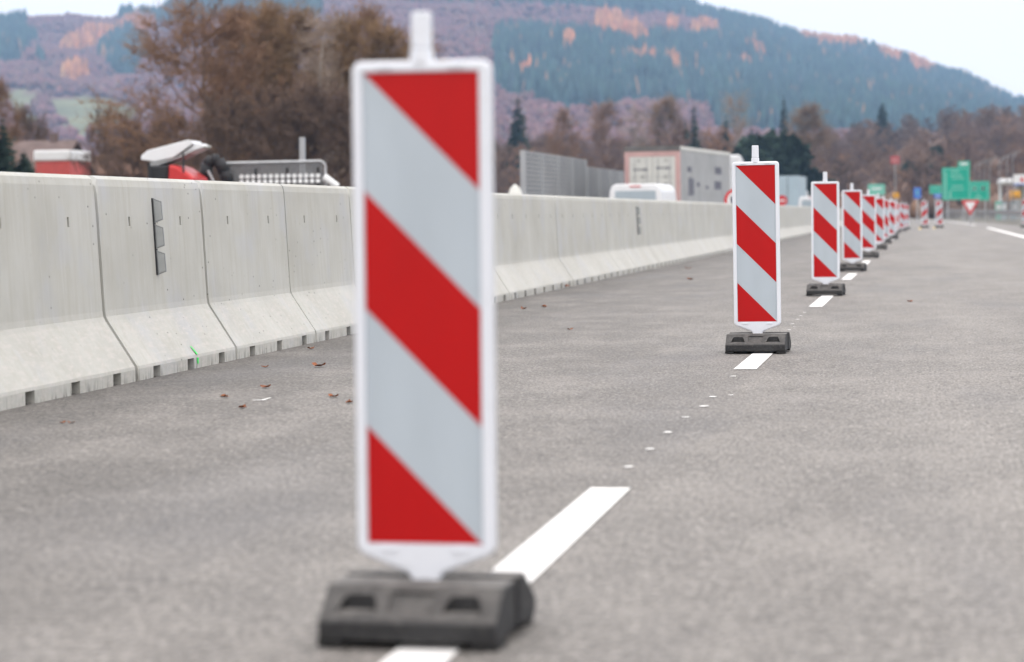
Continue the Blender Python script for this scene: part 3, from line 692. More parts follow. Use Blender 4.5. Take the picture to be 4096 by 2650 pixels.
board('number_plate_sign', 3832, 646, 3880, 670, 200.1, M['green'], 'small pale green tab sign on top of the largest green sign', [(.2, .3, .8, .6, WS)], GP, 1)
board('symbol_sign', 3874, 727, 3958, 803, 196, M['green'], 'wide green sign with two white symbols right of the largest green sign',
      [(.16, .22, .42, .5, GP), (.56, .22, .82, .5, GP), (.24, .3, .34, .44, WS), (.64, .28, .76, .46, WS), (.4, .6, .5, .68, GP), (.3, .76, .62, .86, GP)], GP)
board('small_direction_sign', 3718, 742, 3766, 776, 230, M['green'], 'smallest green sign left of the largest green sign', [(.25, .35, .75, .5, GP)], GP, 1)
board('blue_plate_sign', 3736, 776, 3766, 792, 228, M['blue'], 'low blue plate under the smallest green sign', [(.2, .4, .8, .55, WS)], None, 1)
board('blue_sign', 3655, 752, 3684, 795, 190, M['blue'], 'tall blue sign standing above the end of the beacon row', [(.4, .2, .6, .7, GP)], None, 1)
board('yellow_sign', 3572, 772, 3596, 792, 170, M['orange'], 'small orange sign above the far beacons of the row', [(.2, .4, .8, .55, M['dark_print'])], None, 1)
board('red_board', 3562, 625, 3598, 656, 330, M['dull_red'], 'lone red board high among the brown trees', [(.2, .45, .8, .6, M['pink'])], None, 1)
board('pale_green_board', 3472, 738, 3540, 780, 240, M['green_pale'], 'pale greenish board behind the fourth and fifth beacons', [(.2, .35, .8, .5, WS)], None, 2)
# give-way triangle low beside the guard rail
P = atY(3881, 822, 150); o = empty('give_way_sign', (P.x, 150, -.12)); tag(o, 'red rimmed white triangle sign pointing down at the guard rail', 'road sign')
b = MB(); r_ = .64; tri = lambda r: [(r * math.cos(R(a)), P.z + .12 + r * math.sin(R(a))) for a in (270, 30, 150)]
b.prism(tri(r_), -.02, .02); d_ = b.build('plate', M['red_sign'], o, bevel=.015); b = MB(); b.prism(tri(.38), -.026, -.0205); b.build('white_face', WS, d_); sign_post(o, 0, P.z + .3)

# ------------------------------------------------------------------ guard rail on the right
def grail(pts, lb):
    a0 = pts[0]; o = empty('guard_rail', (a0[0], a0[1], -.12)); tag(o, lb, 'guard rail', 'steel guard rails on the right verge')
    prof = [(0, -.15), (.04, -.11), (.04, -.06), (0, -.02), (0, .02), (.04, .06), (.04, .11), (0, .15)]
    m = MB()
    for a, b in zip(pts[:-1], pts[1:]):
        for (p0, q0), (p1, q1) in zip(prof[:-1], prof[1:]):
            m.quad((a[0] - a0[0] - p0, a[1] - a0[1], a[2] + q0 + .12), (a[0] - a0[0] - p1, a[1] - a0[1], a[2] + q1 + .12), (b[0] - a0[0] - p1, b[1] - a0[1], b[2] + q1 + .12), (b[0] - a0[0] - p0, b[1] - a0[1], b[2] + q0 + .12))
    m.build('beam', M['dullsteel'], o)
    for p_ in pts: b = MB(); b.box(p_[0] - a0[0] + .01, p_[0] - a0[0] + .11, p_[1] - a0[1] - .06, p_[1] - a0[1] + .06, 0, p_[2] + .12 + .1); b.build('post', M['steel'], o)
rp = []
for k in range(48):
    y = 84 + 4 * k; rp.append((5.9 + bend(y) * .8 + .0 * k, y, .60 + .0022 * max(0, y - 110)))
grail(rp, 'long steel guard rail beyond the edge line at the right')

# ------------------------------------------------------------------ street lamps and fuel station at the right
for k, (px, py, s) in enumerate([(3898, 668, 'leftmost'), (3918, 660, 'second'), (3938, 655, 'third'), (3958, 650, 'fourth'), (3998, 645, 'fifth'), (4028, 632, 'sixth'), (4050, 628, 'rightmost')]):
    yy = 300 - 12 * k; P = atY(px, py, yy); o = empty('street_lamp', (P.x, yy, -.12)); tag(o, '%s of the thin lamp posts right of the green signs' % s, 'street lamp', 'lamp posts right of the green signs')
    b = MB(); b.tube((0, 0, 0), (0, 0, P.z), .07, .045, 8); b.build('pole', M['dullsteel'], o)
    b = MB(); b.tube((0, 0, P.z), (.35, 0, P.z + .45), .03, .03, 6); b.build('arm', M['steel'], o)
    b = MB(); b.tube((.3, 0, P.z + .42), (.85, 0, P.z + .72), .07, .04, 8); b.build('lamp_head', M['dullsteel'], o)
Y = 250; P = atY(4050, 745, Y); o = empty('fuel_station', (P.x, Y, -.12)); tag(o, 'white roofed fuel station at the right edge behind the guard rail', 'fuel station')
def fs(px, py): q = atY(px, py, Y); return (q.x - P.x, q.z + .12)
a = fs(3998, 716); c = fs(4110, 737); b = MB(); b.box(a[0], c[0] + 4, -2, 8, c[1], a[1]); b.build('canopy_roof', WS, o, bevel=.15, seg=3)
for px in (4004, 4070, 4108): q = fs(px, 740); b = MB(); b.tube((q[0], 2, 0), (q[0], 2, q[1] - .05), .16, .16, 10); b.build('column', WS, o)
a = fs(4085, 745); b = MB(); b.box(a[0], a[0] + 7, 4.5, 7.5, 0, a[1]); wl = b.build('kiosk_wall', M['pale_tarp'], o); b = MB(); b.box(a[0] + .4, a[0] + 3, 4.48, 4.5, .6, 2.2); b.build('window', M['glass'], wl)
for k, px in enumerate((3996, 4020, 4056)):
    q = fs(px, 800); b = MB(); b.box(q[0] - .35, q[0] + .35, 1, 1.7, 0, 1.9); pm = b.build('fuel_pump', M['green_pale'] if k == 0 else M['lorry_blue'], o, bevel=.05); b = MB(); b.box(q[0] - .25, q[0] + .25, .985, .999, 1.1, 1.6); b.build('display', M['white_sign'], pm)
board('price_pylon', 4054, 699, 4110, 741, 244, WS, 'white pylon board with a red emblem at the right edge', [(.5, .3, .72, .7, M['red_sign']), (.02, .86, .98, .98, M['blue'])], None, 2)
board('orange_board', 4040, 764, 4082, 796, 242, M['orange'], 'bright orange yellow board under the fuel station roof', [(.1, .7, .9, .9, M['rust'])], None, 2)

# ------------------------------------------------------------------ buildings at the left
def house(px, ytop, Y, w_, d_, h, rh, wall, roof, lb, cat='house', name='village_house'):
    P = atY(px, ytop, Y); z0 = P.z - h - rh; o = empty(name, (P.x, Y, 0)); tag(o, lb, cat); z0 = -.12; h = P.z - rh + .12 + z0
    b = MB(); b.box(-w_ / 2, w_ / 2, 0, d_, z0, h); wl = b.build('wall', wall, o)
    b = MB(); e = .35; b.prism_x([(-e, h - .1), (d_ / 2, h + rh), (d_ + e, h - .1), (d_ + e, h + .08), (d_ / 2, h + rh + .18), (-e, h + .08)], -w_ / 2 - e, w_ / 2 + e); rf = b.build('roof', roof, o)
    b = MB(); b.box(w_ * .2, w_ * .2 + .5, d_ / 2 - .25, d_ / 2 + .25, h + rh - .4, h + rh + .7); b.build('chimney', wall, rf)
    for sx in (-.28, .28):
        for zz in (h - 1.5,):
            b = MB(); b.box(sx * w_ - .45, sx * w_ + .45, -.03, .02, zz - .5, zz + .6); wn = b.build('window', M['white_sign'], o); b = MB(); b.box(sx * w_ - .36, sx * w_ + .36, -.036, -.031, zz - .42, zz + .52); b.build('pane', M['glass'], wn)
    return o
house(75, 568, 165, 5.6, 7, 5, 2.2, M['brick_pink'], M['brick_pink'], 'pinkish brown house behind dark spruces at the far left')
Y = 160; P = atY(209, 602, Y); o = empty('red_hut', (P.x, Y, 0)); tag(o, 'red box-like hut with white roof edge above the barrier at far left', 'hut')
z1 = P.z; zm = atY(209, 645, Y).z; hw = 1.25
b = MB(); b.box(-hw, hw, 0, 4, -.12, zm); wl = b.build('wall', M['red_wall'], o)
b = MB(); b.box(-hw - .1, hw + .1, -.12, 4.1, zm, z1); b.build('roof', WS, o, bevel=.12, seg=3); b = MB(); b.box(-.4, .4, -.04, 0, 0, 2.1); b.build('door', M['dark'], o)
house(455, 628, 178, 5.2, 6, 4, 1.4, M['brick_pink'], M['rust'], 'rust brown low house right of the red hut', name='rust_brown_house')

# ------------------------------------------------------------------ trees
def tubes_np(segs, n):
    """segs: (k,8) a xyz, b xyz, r0, r1 -> V,F"""
    S = np.asarray(segs, np.float64); a = S[:, :3]; b = S[:, 3:6]; r0 = S[:, 6:7]; r1 = S[:, 7:8]
    d = b - a; d /= np.linalg.norm(d, axis=1, keepdims=True) + 1e-9
    ref = np.where(np.abs(d[:, 2:3]) < .9, np.array([[0, 0, 1.]]), np.array([[1., 0, 0]])); q = np.cross(d, ref); q /= np.linalg.norm(q, axis=1, keepdims=True); t = np.cross(d, q)
    V = []
    for (p, r) in ((a, r0), (b, r1)):
        for i in range(n):
            an = 2 * math.pi * i / n; V.append(p + (q * math.cos(an) + t * math.sin(an)) * r)
    V = np.stack(V, 1); k = len(S); F = []
    for i in range(n):
        j = (i + 1) % n; F += [(i, j, n + j), (i, n + j, n + i)]
    F = (np.array(F)[None] + (np.arange(k) * 2 * n)[:, None, None]).reshape(-1, 3)
    return V.reshape(-1, 3), F
def bare_segments(seed, h, spread, limbs, subs, twigs, fine, tr=.02, low=.15, up=.75, twr=.011):
    """trunk segments and branch segments of a leafless tree"""
    r = np.random.RandomState(seed); trunk = []; br = []
    n = 8; pts = [np.array([0, 0, 0.])]
    for i in range(1, n + 1): pts.append(np.array([r.normal(0, h * .008) + pts[-1][0], r.normal(0, h * .008) + pts[-1][1], h * .93 * i / n]))
    R0 = h * tr
    rad = lambda t: R0 * (1 - t) ** .8 + .015
    for i in range(n): trunk.append((*pts[i], *pts[i + 1], rad(i / n), rad((i + 1) / n)))
    def at(t): f = t * n; i = min(n - 1, int(f)); return pts[i] + (pts[i + 1] - pts[i]) * (f - i)
    def grow(p, d, L, rr, steps, lst, lift):
        out = [p]
        for s in range(steps):
            d = d + r.normal(0, .10, 3) + np.array([0, 0, lift]); d /= np.linalg.norm(d); q = p + d * L / steps; k = s / steps; k2 = (s + 1) / steps
            lst.append((*p, *q, rr * (1 - .75 * k), rr * (1 - .75 * k2))); p = q; out.append(p)
        return out, d
    def child_dir(d, amin, amax):
        a = r.uniform(amin, amax); o = np.cross(d, r.normal(0, 1, 3)); o /= np.linalg.norm(o) + 1e-9; return d * math.cos(a) + o * math.sin(a)
    for i in range(limbs):
        t = low + (1 - low) * (i + r.uniform(0, 1)) / limbs; t = min(t, .98); p = at(t); az = i * 2.4 + r.uniform(-.5, .5)
        el = up * (.55 + .55 * t) + r.normal(0, .12); d = np.array([math.cos(az) * math.cos(el), math.sin(az) * math.cos(el), math.sin(el)])
        L = h * spread * (1 - .72 * max(0, (t - .3) / .7) ** 1.3) * r.uniform(.8, 1.15); rr = rad(t) * .55
        ps, d1 = grow(p, d, L, rr, 5, br, .06)
        for j in range(subs):
            k = r.uniform(.2, 1.0); p2 = ps[min(5, int(k * 5.99))]; L2 = L * r.uniform(.28, .5) * (1.15 - .5 * k)
            ps2, d2 = grow(p2, child_dir(d1, .35, .95), L2, max(.014, rr * .35), 3, br, .05)
            for q in range(twigs):
                p3_ = ps2[r.randint(1, 4)]; L3 = h * r.uniform(.045, .09); ps3, d3 = grow(p3_, child_dir(d2, .3, 1.0), L3, twr * 1.3, 2, br, .04)
                for u in range(fine):
                    p4 = ps3[r.randint(0, 3)]; grow(p4, child_dir(d3, .25, 1.0), h * r.uniform(.02, .05), twr, 1, br, .03)
    return trunk, br
TC = {'brown': (.25, .15, .092), 'dark': (.145, .097, .072), 'warm': (.20, .12, .078), 'pale': (.32, .25, .20), 'ochre': (.25, .16, .085), 'purple': (.125, .09, .085)}
protos = {}
def bare_proto(key, tone, **kw):
    t, b = bare_segments(**kw); V1, F1 = tubes_np(t, 8); V2, F2 = tubes_np(b, 3)
    c1 = np.tile(np.array(TC['dark']) * 1.1 if tone != 'pale' else np.array((.38, .35, .32)), (len(V1), 1)); c2 = np.tile(np.array(TC[tone]), (len(V2), 1))
    protos[key] = (V1, F1, c1, V2, F2, c2, kw['h'])
def bare_tree(key, px, ptop, Y, lb, rz=0, wide=1.0, zfoot=-.15, group=None):
    P = atY(px, ptop, Y); V1, F1, c1, V2, F2, c2, h0 = protos[key]; s = (P.z - zfoot) / h0
    root = empty('bare_tree', (P.x, Y, zfoot), rz); tag(root, lb, 'tree', group); root.scale = (s * wide, s * wide, s)
    if not isinstance(protos[key][0], bpy.types.Mesh):
        a = np_mesh('trunk', V1, F1, M['wood'], c1); b = np_mesh('crown', V2, F2, M['wood'], c2)
        protos[key + '_m'] = protos.get(key + '_m') or (a.data, b.data)
        a.data, b.data = protos[key + '_m']
    a.parent = root; b.parent = root; return root
bare_proto('big', 'brown', seed=3, h=12.0, spread=.46, limbs=34, subs=9, twigs=6, fine=6, tr=.017, low=.14, up=.55, twr=.015)
bare_proto('slim', 'ochre', seed=5, h=13.0, spread=.20, limbs=40, subs=7, twigs=5, fine=6, tr=.012, low=.04, up=.75, twr=.017)
bare_proto('mid', 'brown', seed=8, h=12.0, spread=.30, limbs=30, subs=8, twigs=5, fine=6, tr=.014, low=.06, up=.75, twr=.017)
bare_proto('birch', 'pale', seed=12, h=14.0, spread=.17, limbs=28, subs=5, twigs=4, fine=4, tr=.011, low=.15, up=.95, twr=.012)
bare_proto('bush', 'dark', seed=15, h=6.0, spread=.42, limbs=30, subs=8, twigs=5, fine=5, tr=.012, low=.02, up=.65, twr=.014)
GT = 'bare trees behind the left carriageway'
bare_tree('big', 805, 78, 128, 'broad spreading bare brown tree left of the dense tree group', .4, 1.25, group=GT)
for (k, px, pt, Y, rz, wd, lb) in [
    ('mid', 985, 75, 138, 1.0, .9, 'bare brown tree just right of the broad spreading tree'),
    ('slim', 1060, 45, 132, .2, 1.25, 'ochre brown narrow tree, tallest left of the pale birch'),
    ('mid', 1130, 60, 142, 2.2, .9, 'bare brown tree half merged behind the tallest ochre tree'),
    ('slim', 1190, 60, 135, 1.7, 1.1, 'dark ochre tree between the tallest ochre tree and birch'),
    ('birch', 1272, 42, 128, .5, 1.05, 'pale barked birch tree left of the nearest beacon top'),
    ('slim', 1370, 75, 134, 2.9, 1.15, 'ochre brown tree directly right of the pale birch'),
    ('mid', 1450, 70, 140, 3.5, .9, 'bare brown tree beside the left edge of the nearest beacon'),
    ('slim', 1540, 110, 136, 4.0, 1.1, 'narrow brown tree behind the nearest beacon top'),
    ('mid', 1640, 160, 140, 5.0, .9, 'brown tree hidden behind the nearest beacon panel'),
    ('bush', 900, 430, 118, 1.0, 1.1, 'low dark brush under the broad spreading tree'),
    ('bush', 1080, 400, 120, 2.0, 1.2, 'low dark brush at the foot of the ochre trees'),
    ('bush', 1240, 380, 121, 3.0, 1.2, 'low brown brush at the foot of the birch'),
    ('bush', 1390, 400, 122, 4.1, 1.2, 'low brown brush beside the nearest beacon edge'),
    ('bush', 420, 470, 140, .7, .6, 'dark rounded bare bush tree right of the red hut'),
    ('bush', 520, 520, 135, 3.3, 1.2, 'low dark brush between bush tree and roller canopy'),
    ('bush', 690, 500, 137, 5.3, 1.2, 'low dark brush behind the roller canopy'),
    ('mid', 20, 350, 150, .9, .6, 'pale brown bare tree at the left edge above dark spruce'),
    ('bush', 95, 470, 190, 2.9, .9, 'dark bare bush between the left edge tree and spruce')]:
    bare_tree(k, px, pt, Y, lb, rz, wd, group=GT)

def conifer_mesh(seed, h, rb, layers, per, tone, base=.08):
    """dense evergreen: whorls of drooping, needle-clumped branches"""
    r = np.random.RandomState(seed); V = []; F = []; C = []
    for i in range(layers):
        t = base + (1 - base) * (i + r.uniform(0, .8)) / layers; z = h * t; L = rb * (1 - t) ** .85 * r.uniform(.8, 1.15) + .12
        for j in range(per):
            az = r.uniform(0, 6.283); l = L * r.uniform(.7, 1.1); dr = -l * r.uniform(.15, .45); d = np.array([math.cos(az), math.sin(az), 0]); s = np.array([-d[1], d[0], 0])
            for q in range(5):
                f0 = .15 + .17 * q; c = d * l * f0 + np.array([0, 0, z + dr * f0]) + r.normal(0, .06 * l, 3); wv = l * .22 * (1.15 - .5 * f0) * r.uniform(.7, 1.3)
                nn = r.normal(0, 1, 3); nn /= np.linalg.norm(nn); u = d * wv * 1.4 + nn * wv * .3; v = s * wv + nn * wv * .5
                b = len(V); V += [c - u - v * .6, c + u, c - u + v, c + u * .2 - np.array([0, 0, wv])]; F += [(b, b + 1, b + 2), (b, b + 3, b + 1)]; C += [np.array(tone) * r.uniform(.7, 1.3)] * 4
    return np.array(V), np.array(F), np.array(C)
cprot = {}
def conifer(px, ptop, Y, rel, lb, seed=1, tone=(.030, .048, .034), zfoot=-.15, layers=46, per=9, base=.06, group='dark evergreen trees'):
    P = atY(px, ptop, Y); h = P.z - zfoot; key = (seed, rel, base)
    if key not in cprot:
        V, F, C = conifer_mesh(seed, 10.0, 10.0 * rel, layers, per, tone, base); cr = np_mesh('crown', V, F, M['forest'], C)
        m = MB(); m.tube((0, 0, 0), (0, 0, 9.5), .18, .03, 8); tk = m.build('trunk', M['bark']); cprot[key] = (tk.data, cr.data)
    else:
        tk = bpy.data.objects.new('trunk', cprot[key][0]); cr = bpy.data.objects.new('crown', cprot[key][1]); COL.objects.link(tk); COL.objects.link(cr)
    o = empty('evergreen_tree', (P.x, Y, zfoot), seed * 1.3 + px * .01); o.scale = (h / 10,) * 3; tag(o, lb, 'tree', group); tk.parent = o; cr.parent = o
def round_pine(px, ptop, Y, wpx, lb, seed, zfoot=-.15):
    P = atY(px, ptop, Y); h = P.z - zfoot; rad = wpx / 2 * Y / FPX; r = np.random.RandomState(seed); V = []; F = []; C = []
    lobes = [(np.array([r.uniform(-.6, .6) * rad, r.uniform(-.6, .6) * rad, h * r.uniform(.3, .8)]), rad * r.uniform(.4, .6)) for _ in range(12)]
    for c0, rr in lobes:
        top = min(rr, h - c0[2]); 
        for k in range(420):
            d = r.normal(0, 1, 3); d /= np.linalg.norm(d); c = c0 + d * np.array([rr, rr, max(.3, top)]) * r.uniform(.55, 1.05); s = rad * r.uniform(.05, .11)
            u = r.normal(0, s, 3); v = r.normal(0, s, 3); b = len(V); V += [c - u, c + u, c + v, c - v * .6]; F += [(b, b + 1, b + 2), (b, b + 3, b + 1)]; C += [np.array((.030, .050, .036)) * r.uniform(.65, 1.35)] * 4
    o = empty('broad_pine', (P.x, Y, zfoot)); tag(o, lb, 'tree', 'dark evergreen trees'); cr = np_mesh('crown', np.array(V), np.array(F), M['forest'], np.array(C)); cr.parent = o
    m = MB(); m.tube((0, 0, 0), (0, 0, h * .75), h * .03, h * .012, 8); m.build('trunk', M['bark'], o)
conifer(10, 470, 120, .26, 'darkest spruce at the left edge above the barrier', 1)
conifer(95, 600, 118, .45, 'low wide dark evergreen beside the left edge spruce', 2)
conifer(152, 478, 200, .17, 'narrow green spruce above the red hut', 3)
conifer(48, 500, 185, .25, 'grey green spruce left of the red hut', 1)
conifer(2072, 372, 420, .20, 'spruce just right of the nearest beacon, standing over brown wood', 3)
conifer(2775, 405, 380, .13, 'tall narrow spruce above the lorry side', 3)
conifer(2740, 470, 372, .20, 'lower spruce left of the tall narrow spruce', 2)
conifer(2905, 455, 385, .15, 'dark spruce right of the tall narrow spruce, above lorry', 1)
conifer(3005, 500, 360, .22, 'short spruce above the sharp beacon peg', 2)
conifer(3135, 378, 560, .13, 'spruce on the far brown wood above the second beacon gap', 1, zfoot=8)
conifer(3530, 405, 640, .30, 'lone dark spruce rising from the brown hill at right', 2, zfoot=12)
round_pine(3150, 545, 300, 380, 'broad dark pine mass right of the sharp beacon', 5)
round_pine(2960, 585, 290, 240, 'dark pine mass behind the sharp beacon top', 6)
round_pine(3770, 540, 420, 150, 'rounded dark pine above the green signs', 7)
round_pine(3640, 615, 400, 90, 'small dark pine left of the green signs', 8)
for (px, pt, Y, lb, k, wd) in [(2955, 370, 400, 'pale tall bare tree above the sharp beacon', 'birch', 1.2), (2540, 420, 430, 'pale bare tree above the lorry rear', 'birch', 1.1), (2240, 460, 330, 'dark bare tree behind the taller noise wall', 'mid', .8),
                               (2660, 400, 460, 'slim warm bare tree left of the narrow spruce', 'slim', 1.2), (2400, 430, 440, 'brown bare tree above the noise walls', 'mid', 1.0), (3230, 430, 470, 'warm brown bare tree above the third beacon', 'slim', 1.4)]:
    bare_tree(k, px, pt, Y, lb, px * .01, wd, group='taller bare trees over the brown wood')

# ------------------------------------------------------------------ terrain: low wooded hill and the far mountain
def interp(tab, x): 
    xs, ys = zip(*tab); return np.interp(x, xs, ys)
def vnoise(x, y, seed=0):
    """smooth value noise, numpy"""
    xi = np.floor(x); yi = np.floor(y); fx = x - xi; fy = y - yi; fx = fx * fx * (3 - 2 * fx); fy = fy * fy * (3 - 2 * fy)
    def hsh(a, b): v = np.sin(a * 127.1 + b * 311.7 + seed * 74.7) * 43758.5453; return v - np.floor(v)
    return (hsh(xi, yi) * (1 - fx) + hsh(xi + 1, yi) * fx) * (1 - fy) + (hsh(xi, yi + 1) * (1 - fx) + hsh(xi + 1, yi + 1) * fx) * fy
def fbm(x, y, seed=0): return sum(vnoise(x * 2 ** k, y * 2 ** k, seed + k) / 2 ** k for k in range(4)) / 1.875
RIDGE = [(-2500, 60), (-700, 100), (0, 108), (145, 105), (302, 98), (466, 110), (520, 92), (600, 96), (661, 96), (712, 62), (900, -70), (1500, -190), (2200, -120), (2600, -25), (2822, 52), (2988, 92), (3127, 145), (3191, 172), (3431, 212), (3486, 236), (3551, 250), (3699, 302), (3791, 338), (3865, 346), (3975, 408), (4049, 448), (4096, 462), (4400, 565), (4800, 660), (6500, 800)]
HILL = [(-2500, 840), (1500, 840), (1900, 720), (2300, 710), (2800, 690), (3191, 620), (3514, 580), (3700, 550), (3883, 530), (4096, 505), (4500, 480), (5500, 480), (6500, 620)]
def horizon_y(x): return 845.8 + .01346 * (3693 - x)
def height(px, D, tab, D0, D1):
    """terrain height on the ray column px at ground distance D: rises from D0, reaches the outlined ridge at D1, falls beyond"""
    zr = (horizon_y(px) - interp(tab, px)) / FPX * D1
    t = np.clip((D - D0) / (D1 - D0), 0, 1); up_ = t ** 1.25
    dn = np.clip((D - D1) / (D1 * .35), 0, 1)
    return zr * np.where(D <= D1, up_, 1 - dn * dn * 1.2)
def place(px, D):
    """ground point at distance D on column px"""
    ang = np.arctan((px - CX) / FPX) - YAW
    return np.sin(ang) * D, np.cos(ang) * D
def ellipse(px, py, cx_, cy_, rx, ry, rot=0):
    c, s = math.cos(rot), math.sin(rot); u = ((px - cx_) * c + (py - cy_) * s) / rx; v = (-(px - cx_) * s + (py - cy_) * c) / ry; return u * u + v * v < 1
COVER = {'conifer': (.036, .066, .060), 'bare': (.165, .084, .076), 'larch': (.36, .155, .065), 'meadow': (.20, .205, .11), 'clear': (.30, .25, .19)}
def cover(px, py, n1, n2):
    """land cover on the mountain, decided in outline by where each wood and meadow lies"""
    jx = px + (n1 - .5) * 160; jy = py + (n2 - .5) * 70
    k = np.full(px.shape, 1)                               # 0 conifer 1 bare 2 larch 3 meadow 4 clearing
    con = (jx > 2000) & (jy > 165 + .0 * jx) & (jy < 400 + .05 * (jx - 2000)) | (jx > 2880) | ((jy < 25 + .075 * (jx - 2000)) & (jx > 700)) | ((jx > 480) & (jx < 1250) & (jy < 95))
    con |= ellipse(jx, jy, 70, 190, 75, 75) | ellipse(jx, jy, 500, 225, 85, 95) | ellipse(jx, jy, 190, 262, 14, 14) | ellipse(jx, jy, 1000, 190, 120, 60) | ellipse(jx, jy, 2330, 420, 180, 40)
    k[con] = 0
    k[ellipse(jx, jy, 2750, 150, 180, 30, .1) & (n2 > .35)] = 1
    lar = ellipse(jx, jy, 2500, 140, 120, 38, .5) | ellipse(jx, jy, 2700, 150, 26, 26) | ellipse(jx, jy, 2830, 150, 28, 22) | ellipse(jx, jy, 2300, 215, 26, 24) | ellipse(jx, jy, 2970, 290, 26, 20) | ellipse(jx, jy, 2140, 345, 34, 22) | ellipse(jx, jy, 2690, 300, 22, 34) | ellipse(jx, jy, 2590, 285, 60, 18) | ellipse(jx, jy, 3030, 228, 30, 14)
    lar |= ellipse(jx, jy, 390, 180, 130, 30, -.35) | ellipse(jx, jy, 560, 110, 60, 24) | ellipse(jx, jy, 300, 320, 60, 16)
    lar |= ellipse(px, py, 3320, 192, 135, 30, .15) | ellipse(px, py, 3560, 245, 60, 28, .4) | ellipse(px, py, 3690, 296, 60, 24, .5)
    k[lar] = 2
    k[(ellipse(px, py, 300, 470, 260, 80) | ellipse(px, py, 60, 400, 110, 40)) & ~ellipse(jx, jy, 130, 440, 45, 30) & ~ellipse(jx, jy, 205, 505, 45, 14)] = 3
    k[ellipse(px, py, 2590, 365, 90, 26, .1) | ellipse(px, py, 2430, 395, 60, 14, -.2) | ellipse(px, py, 1920, 118, 70, 7, -.3)] = 4
    k[py > 560] = 1
    return k
def terrain(name, cols, dists, tab, D0, D1, amp, tone_fn):
    PX, D = np.meshgrid(cols, dists, indexing='ij'); X, Yy = place(PX, D); Z = height(PX, D, tab, D0, D1) + (fbm(X / 120, Yy / 120, 3) - .5) * amp * np.clip((D - D0) / 300, 0, 1)
    Z = np.where(D <= D0 + 1, -4, Z - .5); a, b = PX.shape; idx = np.arange(a * b).reshape(a, b)
    q = np.stack([idx[:-1, :-1], idx[1:, :-1], idx[1:, 1:], idx[:-1, 1:]], -1).reshape(-1, 4); F = np.concatenate([q[:, [0, 1, 2]], q[:, [0, 2, 3]]])
    V = np.stack([X, Yy, Z], -1).reshape(-1, 3); return V, F, tone_fn(V)
def project_np(V):
    d = V - np.array([0, 0, CAMH]); z = d @ np.array(FWD); return CX + FPX * (d @ np.array(RIGHT)) / z, CY - FPX * (d @ np.array(UP)) / z
def tone_mount(V):
    px, py = project_np(V); k = cover(px, py, fbm(V[:, 0] / 90, V[:, 1] / 140, 11), fbm(V[:, 0] / 70, V[:, 1] / 130, 23)); C = np.array([COVER[c] for c in ('conifer', 'bare', 'larch', 'meadow', 'clear')])[k]; return C * .8
MD0, MD1 = 900.0, 2900.0
V, F, C = terrain('mountain', np.arange(-2400, 6001, 50.0), np.concatenate([np.linspace(900, 2900, 70), np.linspace(2960, 3300, 6)]), RIDGE, MD0, MD1, 26, tone_mount)
tag(np_mesh('mountain', V, F, M['terrain'], C), kind='structure')
HD0, HD1 = 330.0, 720.0
V, F, C = terrain('low_hill', np.arange(1300, 6001, 50.0), np.concatenate([np.linspace(330, 720, 26), np.linspace(745, 950, 7)]), HILL, HD0, HD1, 4, lambda V: np.tile(np.array((.14, .105, .08)), (len(V), 1)))
tag(np_mesh('low_hill', V, F, M['terrain'], C), kind='structure')

# far woods: each kind of wood one mass of small trees
rng = np.random.RandomState(21)
def cone_tree(sides, tiers):
    V = []; F = []
    for (z0, z1, r) in tiers:
        b = len(V); V += [(r * math.cos(6.283 * i / sides), r * math.sin(6.283 * i / sides), z0) for i in range(sides)] + [(0, 0, z1)]; F += [(b + i, b + (i + 1) % sides, b + sides) for i in range(sides)]
    return np.array(V), np.array(F)
def lump_tree(seed):
    r = np.random.RandomState(seed); bm = bmesh.new(); bmesh.ops.create_icosphere(bm, subdivisions=1, radius=1); V = np.array([v.co[:] for v in bm.verts]); F = np.array([[v.index for v in f.verts] for f in bm.faces]); bm.free()
    # several spiky shoots instead of a ball
    V = V * r.uniform(.55, 1.25, (len(V), 1)) * np.array([.42, .42, .52]) + np.array([0, 0, .5]); return V, F
def scatter(name, pts, hs, ws, cols, protos_, mat):
    Vs = []; Fs = []; Cs = []; off = 0; which = rng.randint(0, len(protos_), len(pts))
    for w_ in range(len(protos_)):
        sel = which == w_; n = sel.sum()
        if not n: continue
        pv, pf = protos_[w_]; a = rng.uniform(0, 6.283, n); ca, sa = np.cos(a)[:, None], np.sin(a)[:, None]
        X = (pv[None, :, 0] * ca - pv[None, :, 1] * sa) * ws[sel][:, None]; Yy = (pv[None, :, 0] * sa + pv[None, :, 1] * ca) * ws[sel][:, None]; Z = pv[None, :, 2] * hs[sel][:, None]
        P = np.stack([X, Yy, Z], -1) + pts[sel][:, None]; Vs.append(P.reshape(-1, 3)); Fs.append((pf[None] + (np.arange(n) * len(pv))[:, None, None]).reshape(-1, 3) + off); off += n * len(pv)
        Cs.append(np.repeat(cols[sel], len(pv), 0))
    return np_mesh(name, np.concatenate(Vs), np.concatenate(Fs), mat, np.concatenate(Cs))
N = 60000
px = rng.uniform(-250, 4350, N); D = np.sqrt(rng.uniform(1100 ** 2, 2960 ** 2, N)); X, Yy = place(px, D)
Z = height(px, D, RIDGE, MD0, MD1) + (fbm(X / 120, Yy / 120, 3) - .5) * 26 * np.clip((D - MD0) / 300, 0, 1) - 1.0
pts = np.stack([X, Yy, Z], -1); qx, qy = project_np(pts); kk = cover(qx, qy, fbm(X / 90, Yy / 140, 11), fbm(X / 70, Yy / 130, 23)); inview = qy > -140
cone = [cone_tree(6, [(0.05, .62, 1.0), (.35, 1.0, .68)]), cone_tree(5, [(0.08, .7, 1.0), (.45, 1.0, .55)])]; lumps = [lump_tree(s) for s in range(6)]
